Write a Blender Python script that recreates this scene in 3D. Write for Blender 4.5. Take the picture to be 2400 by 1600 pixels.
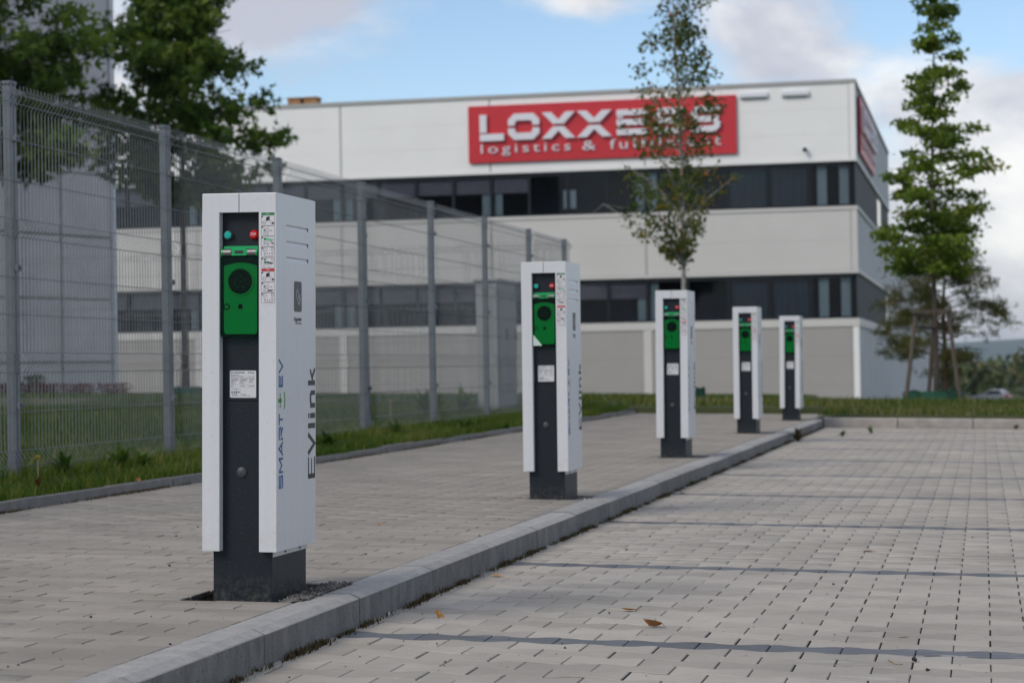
import bpy, bmesh, math, random
import numpy as np
from mathutils import Matrix, Vector

for o in list(bpy.data.objects):
    bpy.data.objects.remove(o, do_unlink=True)
SC = bpy.context.scene
C = SC.collection
random.seed(7)
RNG = np.random.default_rng(7)
R = math.radians

# ---------------------------------------------------------------- camera, sky, sun, exposure
# X = across the kerb (to the right), Y = along the kerb (away), Z = up; camera stands at X=0 Y=0
CAM_H = 0.787
YAW, PITCH, ROLL = R(12.7), 0.011835, 0.0165
f0 = Vector((-math.sin(YAW), math.cos(YAW), 0)); r0 = Vector((math.cos(YAW), math.sin(YAW), 0)); zz = Vector((0, 0, 1))
fwd = f0 * math.cos(PITCH) + zz * math.sin(PITCH)
up0 = -f0 * math.sin(PITCH) + zz * math.cos(PITCH)
cright = r0 * math.cos(ROLL) - up0 * math.sin(ROLL)
cup = r0 * math.sin(ROLL) + up0 * math.cos(ROLL)
cam_d = bpy.data.cameras.new('camera')
cam = bpy.data.objects.new('camera', cam_d); C.objects.link(cam)
M = Matrix.Identity(4)
for i in range(3):
    M[i][0], M[i][1], M[i][2] = cright[i], cup[i], -fwd[i]
M[2][3] = CAM_H
cam.matrix_world = M
cam_d.sensor_width = 36.0; cam_d.lens = 73.5
cam_d.clip_start = 0.1; cam_d.clip_end = 30000
cam_d.dof.use_dof = True; cam_d.dof.focus_distance = 7.15; cam_d.dof.aperture_fstop = 4.8
cam_d.dof.aperture_blades = 9
SC.camera = cam

SUN_AZ = R(216)      # compass-like, from +Y towards +X
SUN_EL = R(40)
world = bpy.data.worlds.new('World'); SC.world = world; world.use_nodes = True
def build_world():
    nt = world.node_tree; nt.nodes.clear(); N = nt.nodes.new; L = nt.links.new
    out = N('ShaderNodeOutputWorld'); bg = N('ShaderNodeBackground'); L(bg.outputs[0], out.inputs[0])
    sky = N('ShaderNodeTexSky'); sky.sky_type = 'NISHITA'; sky.sun_disc = False
    sky.sun_elevation = SUN_EL; sky.sun_rotation = SUN_AZ
    sky.air_density = 1.0; sky.dust_density = 0.0; sky.ozone_density = 2.0; sky.altitude = 600
    bg.inputs[1].default_value = 0.12
    tc = N('ShaderNodeTexCoord'); D = tc.outputs['Generated']
    def math_(op, a, b=None, clamp=False):
        m = N('ShaderNodeMath'); m.operation = op; m.use_clamp = clamp
        for k, v in enumerate((a, b)):
            if v is None: continue
            if isinstance(v, (int, float)): m.inputs[k].default_value = v
            else: L(v, m.inputs[k])
        return m.outputs[0]
    def noise(scale, loc, detail=7, rough=.55, zs=2.0, dist=.3):
        mp = N('ShaderNodeMapping'); mp.inputs['Scale'].default_value = (1, 1, zs); mp.inputs['Location'].default_value = loc; L(D, mp.inputs[0])
        n = N('ShaderNodeTexNoise'); n.inputs['Scale'].default_value = scale; n.inputs['Detail'].default_value = detail; n.inputs['Roughness'].default_value = rough; n.inputs['Distortion'].default_value = dist
        L(mp.outputs[0], n.inputs['Vector']); return n.outputs['Fac']
    def ramp(v, a, b):
        m = N('ShaderNodeMapRange'); m.interpolation_type = 'SMOOTHSTEP'; m.inputs['From Min'].default_value = a; m.inputs['From Max'].default_value = b; L(v, m.inputs['Value']); return m.outputs[0]
    # cloud banks at given headings: (azimuth from +Y in degrees, elevation, half width, half height)
    def bank(az, el, w, h):
        c = Vector((math.sin(R(az)) * math.cos(R(el)), math.cos(R(az)) * math.cos(R(el)), math.sin(R(el))))
        sub = N('ShaderNodeVectorMath'); sub.operation = 'SUBTRACT'; L(D, sub.inputs[0]); sub.inputs[1].default_value = c
        mul = N('ShaderNodeVectorMath'); mul.operation = 'MULTIPLY'; L(sub.outputs[0], mul.inputs[0]); mul.inputs[1].default_value = (1 / math.sin(R(w)), 1 / math.sin(R(w)), 1 / math.sin(R(h)))
        ln = N('ShaderNodeVectorMath'); ln.operation = 'LENGTH'; L(mul.outputs[0], ln.inputs[0])
        return math_('SUBTRACT', 1.0, ln.outputs['Value'])
    base = noise(6.5, (3.1, 1.7, .4)); fine = noise(26, (1, 5, 2), 6, .6)
    cov = math_('ADD', math_('MULTIPLY', math_('SUBTRACT', base, .5), 1.5), math_('MULTIPLY', math_('SUBTRACT', fine, .5), .55))
    b1 = bank(-19.2, 10.8, 3.4, 2.2); b2 = bank(1.6, 4.4, 5.0, 3.0); b3 = math_('MULTIPLY', math_('MAXIMUM', bank(-5.6, 8.8, 3.2, 1.5), bank(-10.6, 10.0, 2.6, 1.3)), .7); b4 = bank(-29, 8, 6, 5)
    near = math_('MAXIMUM', math_('MAXIMUM', b1, b2), math_('MAXIMUM', b3, b4))
    gap = math_('MAXIMUM', math_('MAXIMUM', bank(-13, 5.5, 9, 8), bank(-2.0, 10.0, 6.0, 3.2)), 0)
    near = math_('SUBTRACT', math_('ADD', math_('MULTIPLY', math_('MAXIMUM', near, 0), .95), .13), math_('MULTIPLY', math_('MINIMUM', gap, .5), .80))
    sep = N('ShaderNodeSeparateXYZ'); L(D, sep.inputs[0])
    low = ramp(sep.outputs['Z'], .075, .0)
    near = math_('ADD', near, math_('MULTIPLY', low, .40))
    cover = ramp(math_('ADD', cov, near), -.12, .36)
    cover = math_('MULTIPLY', cover, .90)
    tone = math_('ADD', math_('MULTIPLY', noise(11, (9, 4, 2.2), 6), 1.0), math_('MULTIPLY', fine, .25))
    tone = math_('SUBTRACT', tone, math_('MULTIPLY', math_('MAXIMUM', b1, 0), .75))
    tone = math_('ADD', tone, math_('MULTIPLY', math_('MAXIMUM', b2, 0), .22))
    tone = math_('SUBTRACT', tone, math_('MULTIPLY', low, .16))
    t = ramp(tone, .46, .86)
    mc = N('ShaderNodeMix'); mc.data_type = 'RGBA'; mc.inputs['A'].default_value = (4.1, 4.15, 4.7, 1); mc.inputs['B'].default_value = (7.6, 7.4, 7.15, 1); L(t, mc.inputs['Factor'])
    mx = N('ShaderNodeMix'); mx.data_type = 'RGBA'
    L(cover, mx.inputs['Factor']); L(sky.outputs[0], mx.inputs['A']); L(mc.outputs['Result'], mx.inputs['B'])
    L(mx.outputs['Result'], bg.inputs[0])
build_world()

sun_d = bpy.data.lights.new('sun', 'SUN'); sun_d.energy = 1.5; sun_d.angle = R(25); sun_d.color = (1, .90, .77)
sun = bpy.data.objects.new('sun', sun_d); C.objects.link(sun)
sdir = Vector((math.sin(SUN_AZ) * math.cos(SUN_EL), math.cos(SUN_AZ) * math.cos(SUN_EL), math.sin(SUN_EL)))
sun.rotation_euler = sdir.to_track_quat('Z', 'Y').to_euler()
sun.location = sdir * 60
SC.view_settings.view_transform = 'Standard'; SC.view_settings.look = 'None'
SC.view_settings.exposure = 0.25; SC.view_settings.gamma = 1.0; SC.view_settings.use_curve_mapping = False

# ---------------------------------------------------------------- materials
MATS = {}
def mat(name, col, rough=.6, var=.12, scale=8.0, metal=0.0, bump=0.0, bscale=60.0, spec=.5, coat=0.0,
        stretch=(1, 1, 1), attr=None, avar=.15, col2=None, speck=0.0, speck_scale=220., speck_col=None, space='Object', detail=5, streak=0.0, dust=None):
    m = bpy.data.materials.new(name); m.use_nodes = True; nt = m.node_tree; N = nt.nodes.new; L = nt.links.new
    b = nt.nodes['Principled BSDF']; b.inputs['Roughness'].default_value = rough; b.inputs['Metallic'].default_value = metal
    b.inputs['Specular IOR Level'].default_value = spec
    b.inputs['Coat Weight'].default_value = coat
    tc = N('ShaderNodeTexCoord')
    if space == 'Object': src = tc.outputs['Object']
    else:
        g = N('ShaderNodeNewGeometry'); src = g.outputs['Position']
    mp = N('ShaderNodeMapping'); mp.inputs['Scale'].default_value = stretch; L(src, mp.inputs[0])
    n = N('ShaderNodeTexNoise'); n.inputs['Scale'].default_value = scale; n.inputs['Detail'].default_value = detail; n.inputs['Roughness'].default_value = .6
    L(mp.outputs[0], n.inputs['Vector'])
    c2 = col2 if col2 else tuple(x * (1 + var * 1.2) for x in col)
    c1 = tuple(x * (1 - var * 1.2) for x in col)
    rp = N('ShaderNodeValToRGB'); e = rp.color_ramp.elements
    e[0].position = .3; e[0].color = (*c1, 1); e[1].position = .7; e[1].color = (*c2, 1)
    L(n.outputs['Fac'], rp.inputs[0]); out = rp.outputs[0]
    if attr:
        if attr == 'OBJ': a = N('ShaderNodeObjectInfo'); fo = a.outputs['Random']
        else: a = N('ShaderNodeAttribute'); a.attribute_name = attr; fo = a.outputs['Fac']
        mr = N('ShaderNodeMapRange'); mr.inputs['To Min'].default_value = 1 - avar; mr.inputs['To Max'].default_value = 1 + avar
        L(fo, mr.inputs['Value'])
        mx = N('ShaderNodeMix'); mx.data_type = 'RGBA'; mx.blend_type = 'MULTIPLY'; mx.inputs['Factor'].default_value = 1
        L(out, mx.inputs['A']); L(mr.outputs[0], mx.inputs['B']); out = mx.outputs['Result']
    if speck:
        n3 = N('ShaderNodeTexNoise'); n3.inputs['Scale'].default_value = speck_scale; n3.inputs['Detail'].default_value = 2
        L(src, n3.inputs['Vector'])
        r3 = N('ShaderNodeMapRange'); r3.inputs['From Min'].default_value = .62; r3.inputs['From Max'].default_value = .72; r3.inputs['To Max'].default_value = speck
        L(n3.outputs['Fac'], r3.inputs['Value'])
        mx = N('ShaderNodeMix'); mx.data_type = 'RGBA'; L(r3.outputs[0], mx.inputs['Factor']); L(out, mx.inputs['A'])
        mx.inputs['B'].default_value = (*(speck_col or (.5, .5, .48)), 1); out = mx.outputs['Result']
    if streak:
        ms = N('ShaderNodeMapping'); ms.inputs['Scale'].default_value = (3.2, 55, 1); ms.inputs['Rotation'].default_value = (0, 0, .05); L(src, ms.inputs[0])
        ns = N('ShaderNodeTexNoise'); ns.inputs['Scale'].default_value = 1.6; ns.inputs['Detail'].default_value = 3; L(ms.outputs[0], ns.inputs['Vector'])
        nb = N('ShaderNodeTexNoise'); nb.inputs['Scale'].default_value = 1.1; nb.inputs['Detail'].default_value = 2; L(src, nb.inputs['Vector'])
        rb = N('ShaderNodeMapRange'); rb.inputs['From Min'].default_value = .5; rb.inputs['From Max'].default_value = .68; L(nb.outputs['Fac'], rb.inputs['Value'])
        rs = N('ShaderNodeMapRange'); rs.inputs['From Min'].default_value = .60; rs.inputs['From Max'].default_value = .68; rs.inputs['To Max'].default_value = streak; L(ns.outputs['Fac'], rs.inputs['Value'])
        mm = N('ShaderNodeMath'); mm.operation = 'MULTIPLY'; L(rb.outputs[0], mm.inputs[0]); L(rs.outputs[0], mm.inputs[1])
        mx = N('ShaderNodeMix'); mx.data_type = 'RGBA'; L(mm.outputs[0], mx.inputs['Factor']); L(out, mx.inputs['A']); mx.inputs['B'].default_value = (.66, .65, .63, 1); out = mx.outputs['Result']
    if dust:
        z0, z1, amt, dcol = dust
        sx = N('ShaderNodeSeparateXYZ'); L(src, sx.inputs[0])
        rz = N('ShaderNodeMapRange'); rz.interpolation_type = 'SMOOTHSTEP'; rz.inputs['From Min'].default_value = z1; rz.inputs['From Max'].default_value = z0; L(sx.outputs['Z'], rz.inputs['Value'])
        nd = N('ShaderNodeTexNoise'); nd.inputs['Scale'].default_value = 38; nd.inputs['Detail'].default_value = 8; nd.inputs['Roughness'].default_value = .7; L(src, nd.inputs['Vector'])
        rd = N('ShaderNodeMapRange'); rd.inputs['From Min'].default_value = .45; rd.inputs['From Max'].default_value = .72; rd.inputs['To Max'].default_value = amt; L(nd.outputs['Fac'], rd.inputs['Value'])
        mm = N('ShaderNodeMath'); mm.operation = 'MULTIPLY'; L(rz.outputs[0], mm.inputs[0]); L(rd.outputs[0], mm.inputs[1])
        mx = N('ShaderNodeMix'); mx.data_type = 'RGBA'; L(mm.outputs[0], mx.inputs['Factor']); L(out, mx.inputs['A']); mx.inputs['B'].default_value = (*dcol, 1); out = mx.outputs['Result']
    L(out, b.inputs['Base Color'])
    if bump:
        n2 = N('ShaderNodeTexNoise'); n2.inputs['Scale'].default_value = bscale; n2.inputs['Detail'].default_value = 4
        L(mp.outputs[0], n2.inputs['Vector'])
        bp = N('ShaderNodeBump'); bp.inputs['Strength'].default_value = bump; bp.inputs['Distance'].default_value = .01
        L(n2.outputs['Fac'], bp.inputs['Height']); L(bp.outputs[0], b.inputs['Normal'])
    MATS[name] = m
    return m

def leafmat(name, stops, transl=.35, rough=.55):
    m = bpy.data.materials.new(name); m.use_nodes = True; nt = m.node_tree; N = nt.nodes.new; L = nt.links.new
    b = nt.nodes['Principled BSDF']; out = nt.nodes['Material Output']
    a = N('ShaderNodeAttribute'); a.attribute_name = 'rnd'
    rp = N('ShaderNodeValToRGB'); cr = rp.color_ramp
    cr.elements[0].position = stops[0][0]; cr.elements[0].color = (*stops[0][1], 1)
    cr.elements[1].position = stops[-1][0]; cr.elements[1].color = (*stops[-1][1], 1)
    for p, c in stops[1:-1]:
        e = cr.elements.new(p); e.color = (*c, 1)
    L(a.outputs['Fac'], rp.inputs[0]); L(rp.outputs[0], b.inputs['Base Color'])
    b.inputs['Roughness'].default_value = rough; b.inputs['Specular IOR Level'].default_value = .3
    t = N('ShaderNodeBsdfTranslucent'); L(rp.outputs[0], t.inputs[0])
    mx = N('ShaderNodeMixShader'); mx.inputs[0].default_value = transl
    L(b.outputs[0], mx.inputs[1]); L(t.outputs[0], mx.inputs[2]); L(mx.outputs[0], out.inputs[0])
    MATS[name] = m
    return m

def glassmat(name, tint, gloss_rough=.04, ior=1.5, base_refl=.0):
    m = bpy.data.materials.new(name); m.use_nodes = True; nt = m.node_tree; N = nt.nodes.new; L = nt.links.new
    nt.nodes.remove(nt.nodes['Principled BSDF']); out = nt.nodes['Material Output']
    tr = N('ShaderNodeBsdfTransparent'); tr.inputs[0].default_value = (*tint, 1)
    gl = N('ShaderNodeBsdfGlossy'); gl.inputs['Roughness'].default_value = gloss_rough
    n = N('ShaderNodeTexNoise'); n.inputs['Scale'].default_value = .6
    bp = N('ShaderNodeBump'); bp.inputs['Strength'].default_value = .002; L(n.outputs['Fac'], bp.inputs['Height']); L(bp.outputs[0], gl.inputs['Normal'])
    fr = N('ShaderNodeFresnel'); fr.inputs[0].default_value = ior
    ad = N('ShaderNodeMath'); ad.operation = 'ADD'; ad.inputs[1].default_value = base_refl; ad.use_clamp = True; L(fr.outputs[0], ad.inputs[0])
    mx = N('ShaderNodeMixShader'); L(ad.outputs[0], mx.inputs[0]); L(tr.outputs[0], mx.inputs[1]); L(gl.outputs[0], mx.inputs[2]); L(mx.outputs[0], out.inputs[0])
    MATS[name] = m
    return m

mat('ch_white', (.63, .645, .665), .34, .018, 2.2, stretch=(16, 16, .55), dust=(.16, .36, .30, (.42, .40, .36)), space='Object', speck=.25, speck_scale=70, speck_col=(.45, .44, .42))
mat('ch_dark', (.0085, .0135, .0195), .48, .1, 20, spec=.3, speck=.25, speck_scale=160, speck_col=(.16, .17, .17), bump=.06, bscale=500, dust=(-.02, .12, .55, (.16, .145, .125)))
mat('ch_green', (.004, .36, .085), .35, .05, 20)
mat('ch_green_hi', (.006, .36, .11), .3, .05, 20)
mat('ch_black', (.006, .007, .008), .4, .1, 20)
mat('ch_void', (.003, .003, .003), .7, .1, 20, spec=.05)
mat('ch_steel', (.24, .24, .235), .48, .1, 40, metal=.9, stretch=(4, 1, 1))
mat('ch_teal', (.0, .42, .36), .3, .05, 30)
mat('ch_red', (.62, .006, .012), .3, .05, 30)
mat('ch_print_red', (.50, .012, .014), .5, .03, 30)
mat('ch_print_green', (.004, .20, .06), .5, .03, 30)
mat('ch_print_pale', (.16, .48, .28), .5, .03, 30)
mat('ch_ink', (.018, .020, .026), .5, .05, 30)
mat('ch_ink_soft', (.12, .12, .13), .5, .05, 30)
mat('ch_grey', (.05, .055, .06), .45, .05, 30)
mat('ch_blue', (.004, .10, .30), .45, .05, 30)
mat('ch_plusgreen', (.035, .24, .012), .45, .05, 30)
mat('ch_paper', (.62, .63, .65), .4, .02, 30)
mat('ch_sticker', (.66, .65, .67), .4, .02, 30)
mat('ch_film', (.55, .68, .62), .25, .1, 30)
glassmat('ch_lid', (.30, .84, .70), .1, 1.22)
mat('paver', (.315, .285, .245), .85, .12, 1.8, detail=9, attr='rnd', avar=.10, bump=.35, bscale=260, speck=.3, speck_scale=420, speck_col=(.17, .16, .15), space='World')
mat('paver_lot', (.395, .362, .314), .8, .13, 1.6, detail=9, attr='rnd', avar=.12, bump=.35, bscale=240, speck=.4, speck_scale=260, speck_col=(.25, .24, .22), space='World', streak=.55)
mat('paver_dark', (.125, .135, .150), .8, .10, 9, attr='rnd', avar=.10, bump=.35, bscale=240, speck=.25, speck_scale=300, speck_col=(.3, .3, .3), space='World', streak=.5)
mat('joint', (.045, .038, .028), .95, .5, 7, col2=(.19, .17, .14), bump=.8, bscale=300, space='World')
mat('joint_lot', (.022, .019, .013), .95, .5, 9, col2=(.105, .09, .068), bump=.8, bscale=300, space='World')
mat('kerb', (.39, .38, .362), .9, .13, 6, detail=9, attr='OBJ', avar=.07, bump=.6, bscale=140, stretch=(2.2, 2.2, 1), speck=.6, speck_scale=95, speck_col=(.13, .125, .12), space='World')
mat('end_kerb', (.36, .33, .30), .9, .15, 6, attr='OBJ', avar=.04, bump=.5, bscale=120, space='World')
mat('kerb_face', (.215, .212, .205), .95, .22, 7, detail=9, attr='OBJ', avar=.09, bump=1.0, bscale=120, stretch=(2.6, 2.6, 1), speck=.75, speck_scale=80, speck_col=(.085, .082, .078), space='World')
mat('edging', (.20, .195, .19), .9, .15, 12, attr='OBJ', avar=.08, bump=.6, bscale=120, space='World')
mat('gravel_mat', (.16, .152, .14), .95, .35, 60, attr='rnd', avar=.5, bump=.5, bscale=300)
mat('soil', (.045, .035, .022), .95, .35, 30, bump=.8, bscale=150)
mat('ground', (.050, .072, .022), .95, .35, .8, bump=.6, bscale=30, space='World', col2=(.085, .100, .035))
mat('mulch', (.16, .095, .06), .95, .35, 12, bump=.8, bscale=60, space='World')
mat('galv', (.118, .140, .158), .5, .12, 18, metal=.35, bump=.05, bscale=80)
mat('galv_wire', (.17, .187, .20), .5, .12, 18, metal=.3)
mat('clad_white', (.90, .90, .885), .5, .025, .6, space='World')
mat('clad_mid', (.63, .615, .59), .5, .025, .6, space='World')
mat('clad_low', (.385, .37, .35), .5, .03, .6, space='World')
mat('clad_side', (.62, .63, .64), .45, .05, .5, stretch=(1, 3, 1), space='World')
mat('coping', (.40, .40, .385), .5, .04, 1.0, space='World')
mat('anthracite', (.020, .025, .032), .6, .08, 2, spec=.2, space='World')
mat('interior', (.020, .026, .034), .9, .2, .6, space='World')
mat('blind', (.30, .245, .26), .8, .08, 3, space='World')
mat('curtain', (.60, .66, .62), .8, .10, 5, stretch=(4, 4, .5), space='World')
mat('curtain_grey', (.07, .085, .10), .8, .15, 3, stretch=(4, 4, .5), space='World')
glassmat('pane', (.78, .82, .86), .03, 1.28, .0)
mat('sign_red', (.60, .026, .038), .4, .03, .8, space='World')
mat('sign_white', (.80, .79, .84), .5, .03, .8, space='World')
mat('box_white', (.72, .74, .78), .5, .03, 2)
mat('crate_brown', (.34, .18, .075), .8, .2, 4)
mat('tower_panel', (.60, .585, .60), .8, .08, 1.2, attr='OBJ', avar=.05, bump=.1, bscale=8, space='World')
mat('tower_joint', (.32, .30, .28), .9, .1, 2, space='World')
mat('tower_trim', (.66, .67, .70), .7, .06, 2, space='World')
mat('cabinet', (.30, .305, .31), .75, .06, 3, bump=.1, bscale=30)
mat('bark_grey', (.085, .070, .055), .95, .3, 14, bump=.8, bscale=40, stretch=(3, 3, .6))
mat('bark_birch', (.34, .33, .30), .85, .55, 9, bump=.4, bscale=40, stretch=(1, 1, 4), col2=(.5, .48, .45))
mat('bark_pine', (.075, .048, .030), .95, .3, 14, bump=.8, bscale=40)
mat('stake', (.105, .085, .066), .9, .25, 18, bump=.4, bscale=60, stretch=(3, 3, .5))
mat('greenwrap', (.008, .075, .042), .7, .2, 6)
mat('strap', (.02, .02, .022), .8, .1, 6)
mat('car_silver', (.42, .43, .47), .25, .03, 2, coat=.6)
mat('car_glass', (.015, .018, .022), .1, .05, 2)
mat('tyre', (.02, .02, .02), .8, .1, 20)
mat('rim', (.35, .35, .36), .35, .1, 20, metal=.8)
mat('taillight', (.42, .01, .02), .25, .05, 20)
mat('leaf_gold', (.42, .20, .035), .6, .25, 60)
mat('leaf_brown', (.24, .10, .03), .7, .25, 60)
mat('stick', (.36, .29, .19), .85, .2, 40)
mat('black_bit', (.012, .012, .012), .8, .2, 40)
mat('petal', (.62, .42, .004), .6, .08, 40)
mat('hill', (.045, .075, .045), 1.0, .3, .004, space='World')
leafmat('maple', [(0, (.030, .070, .010)), (.45, (.075, .145, .020)), (.85, (.14, .215, .03)), (1, (.21, .27, .05))], .5)
leafmat('birch', [(0, (.040, .070, .012)), (.45, (.090, .135, .022)), (.72, (.15, .165, .028)), (.88, (.28, .18, .02)), (1, (.42, .15, .018))], .45)
leafmat('hornbeam', [(0, (.055, .11, .012)), (.45, (.14, .225, .022)), (.9, (.23, .31, .04)), (1, (.3, .29, .06))], .5)
leafmat('pine', [(0, (.06, .075, .02)), (.6, (.14, .145, .04)), (1, (.24, .19, .06))], .35)
leafmat('grass', [(0, (.034, .076, .006)), (.5, (.085, .155, .011)), (.76, (.17, .22, .022)), (.9, (.28, .25, .06)), (1, (.36, .29, .13))], .45)
leafmat('lawn', [(0, (.026, .058, .006)), (.5, (.062, .115, .011)), (.85, (.11, .155, .022)), (1, (.2, .18, .07))], .4)
leafmat('verge', [(0, (.034, .070, .008)), (.45, (.085, .135, .014)), (.7, (.17, .18, .03)), (.85, (.24, .17, .08)), (1, (.38, .33, .2))], .4)
leafmat('weed', [(0, (.035, .075, .012)), (.6, (.075, .14, .02)), (1, (.14, .20, .04))], .4)
leafmat('dock_red', [(0, (.10, .012, .010)), (.6, (.19, .040, .020)), (1, (.16, .09, .03))], .3)
leafmat('barberry', [(0, (.09, .010, .014)), (.6, (.20, .022, .03)), (1, (.26, .06, .05))], .3)
leafmat('moss', [(0, (.032, .025, .010)), (.5, (.085, .066, .024)), (.85, (.16, .125, .05)), (1, (.26, .20, .10))], .25)
leafmat('wood_far', [(0, (.028, .050, .020)), (.5, (.060, .085, .028)), (.9, (.13, .135, .045)), (1, (.18, .16, .06))], .2)

# ---------------------------------------------------------------- helpers
def tag(o, label=None, cat=None, group=None, kind=None):
    if label: o['label'] = label
    if cat: o['category'] = cat
    if group: o['group'] = group
    if kind: o['kind'] = kind
    return o

def link(name, me, m, parent=None):
    if m is not None and len(me.materials) == 0:
        me.materials.append(MATS[m] if isinstance(m, str) else m)
    o = bpy.data.objects.new(name, me); C.objects.link(o)
    if parent is not None: o.parent = parent
    return o

def empty(name, loc=(0, 0, 0), rot=(0, 0, 0)):
    o = bpy.data.objects.new(name, None); C.objects.link(o); o.empty_display_size = .2
    o.location = loc; o.rotation_euler = rot
    return o

class MB:
    def __init__(s): s.v = []; s.f = []
    def add(s, vs, fs):
        n = len(s.v); s.v += [tuple(v) for v in vs]; s.f += [tuple(i + n for i in f) for f in fs]; return s
    def box(s, x0, x1, y0, y1, z0, z1):
        return s.add([(x0, y0, z0), (x1, y0, z0), (x1, y1, z0), (x0, y1, z0), (x0, y0, z1), (x1, y0, z1), (x1, y1, z1), (x0, y1, z1)],
                     [(3, 2, 1, 0), (4, 5, 6, 7), (0, 1, 5, 4), (1, 2, 6, 5), (2, 3, 7, 6), (3, 0, 4, 7)])
    def prism(s, pts, a, b, axis='y'):
        # pts 2D (u,v): axis y -> (u, *, v); axis z -> (u,v,*); axis x -> (*,u,v)
        n = len(pts)
        def P(p, t): return {'y': (p[0], t, p[1]), 'z': (p[0], p[1], t), 'x': (t, p[0], p[1])}[axis]
        vs = [P(p, a) for p in pts] + [P(p, b) for p in pts]
        fs = [tuple(range(n)), tuple(range(2 * n - 1, n - 1, -1))] + [(i, i + n, (i + 1) % n + n, (i + 1) % n) for i in range(n)]
        return s.add(vs, fs)
    def tube(s, pts, rad, seg=6, cap=True):
        pts = [Vector(p) for p in pts]; n = len(pts)
        rad = rad if hasattr(rad, '__len__') else [rad] * n
        rings = []; prev = None
        for i, p in enumerate(pts):
            t = (pts[min(i + 1, n - 1)] - pts[max(i - 1, 0)]).normalized()
            a = prev if prev is not None else (Vector((1, 0, 0)) if abs(t.x) < .8 else Vector((0, 1, 0)))
            a = (a - t * a.dot(t)).normalized(); prev = a; b = t.cross(a)
            rings.append([p + (a * math.cos(q) + b * math.sin(q)) * rad[i] for q in [2 * math.pi * (k + .5) / seg for k in range(seg)]])
        vs = [v for r in rings for v in r]; fs = []
        for i in range(n - 1):
            for k in range(seg):
                k2 = (k + 1) % seg
                fs.append((i * seg + k, i * seg + k2, (i + 1) * seg + k2, (i + 1) * seg + k))
        if cap: fs += [tuple(reversed(range(seg))), tuple(range((n - 1) * seg, n * seg))]
        return s.add(vs, fs)
    def lathe(s, prof, seg=20, M=None):
        # prof (r, h) around local z
        vs = []; fs = []
        for r, h in prof:
            for k in range(seg):
                a = 2 * math.pi * k / seg; v = Vector((r * math.cos(a), r * math.sin(a), h)); vs.append(M @ v if M else v)
        n = len(prof)
        for i in range(n - 1):
            for k in range(seg):
                k2 = (k + 1) % seg; fs.append((i * seg + k, i * seg + k2, (i + 1) * seg + k2, (i + 1) * seg + k))
        fs += [tuple(reversed(range(seg))), tuple(range((n - 1) * seg, n * seg))]
        return s.add(vs, fs)
    def mesh(s, name, bevel=0, segs=2, smooth=False, fix=True, angle=None):
        me = bpy.data.meshes.new(name); me.from_pydata(s.v, [], s.f)
        if bevel or fix:
            bm = bmesh.new(); bm.from_mesh(me)
            if fix: bmesh.ops.recalc_face_normals(bm, faces=bm.faces[:])
            if bevel:
                ed = [e for e in bm.edges if len(e.link_faces) == 2 and e.calc_face_angle(0) > .5]
                bmesh.ops.bevel(bm, geom=ed, offset=bevel, segments=segs, profile=.6, affect='EDGES')
            bm.to_mesh(me); bm.free()
        if smooth:
            me.polygons.foreach_set('use_smooth', [True] * len(me.polygons))
            if angle: me.set_sharp_from_angle(angle=angle)
        me.update()
        return me
    def build(s, name, m, parent=None, **k):
        return link(name, s.mesh(name, **k), m, parent)

def replicate(name, tv, tf, pos, rot=None, scale=None, rnd=None):
    """many copies of a small template joined in one mesh; rot (n,3,3), scale (n,) or (n,3)"""
    tv = np.asarray(tv, float); m = len(tv); pos = np.asarray(pos, float); n = len(pos)
    V = np.broadcast_to(tv[None], (n, m, 3)).copy()
    if scale is not None:
        sc = np.asarray(scale, float); V *= sc[:, None, None] if sc.ndim == 1 else sc[:, None, :]
    if rot is not None: V = np.einsum('nij,nmj->nmi', rot, V)
    V += pos[:, None, :]
    lens = np.array([len(f) for f in tf]); loops = np.concatenate([np.array(f) for f in tf])
    LI = (loops[None] + (np.arange(n) * m)[:, None]).ravel(); LT = np.tile(lens, n); LS = np.concatenate([[0], np.cumsum(LT)[:-1]])
    me = bpy.data.meshes.new(name)
    me.vertices.add(n * m); me.vertices.foreach_set('co', V.ravel())
    me.loops.add(len(LI)); me.loops.foreach_set('vertex_index', LI.astype(np.int32))
    me.polygons.add(len(LT)); me.polygons.foreach_set('loop_start', LS.astype(np.int32))
    me.update(calc_edges=True)
    if rnd is not None:
        a = me.attributes.new('rnd', 'FLOAT', 'FACE'); a.data.foreach_set('value', np.repeat(np.asarray(rnd, float), len(tf)).astype(np.float32))
    return me

def set_rnd(me, v):
    a = me.attributes.new('rnd', 'FLOAT', 'FACE'); a.data.foreach_set('value', np.full(len(me.polygons), v, np.float32)); return me

def rand_rot(n, tilt=math.pi, rng=RNG):
    az = rng.uniform(0, 2 * math.pi, n); ti = rng.uniform(0, 1, n) ** .6 * tilt; sp = rng.uniform(0, 2 * math.pi, n)
    def Rz(a):
        z = np.zeros((n, 3, 3)); z[:, 0, 0] = np.cos(a); z[:, 0, 1] = -np.sin(a); z[:, 1, 0] = np.sin(a); z[:, 1, 1] = np.cos(a); z[:, 2, 2] = 1; return z
    def Rx(a):
        z = np.zeros((n, 3, 3)); z[:, 1, 1] = np.cos(a); z[:, 1, 2] = -np.sin(a); z[:, 2, 1] = np.sin(a); z[:, 2, 2] = np.cos(a); z[:, 0, 0] = 1; return z
    return Rz(az) @ Rx(ti) @ Rz(sp)

def dup(root, parent=None):
    c = root.copy(); C.objects.link(c)
    if parent is not None: c.parent = parent
    for ch in list(KIDS.get(root.name, [])):
        d = dup(ch, c)
    return c
KIDS = {}
def index_kids(root):
    KIDS[root.name] = [o for o in C.objects if o.parent == root]
    for k in KIDS[root.name]: index_kids(k)

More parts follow.
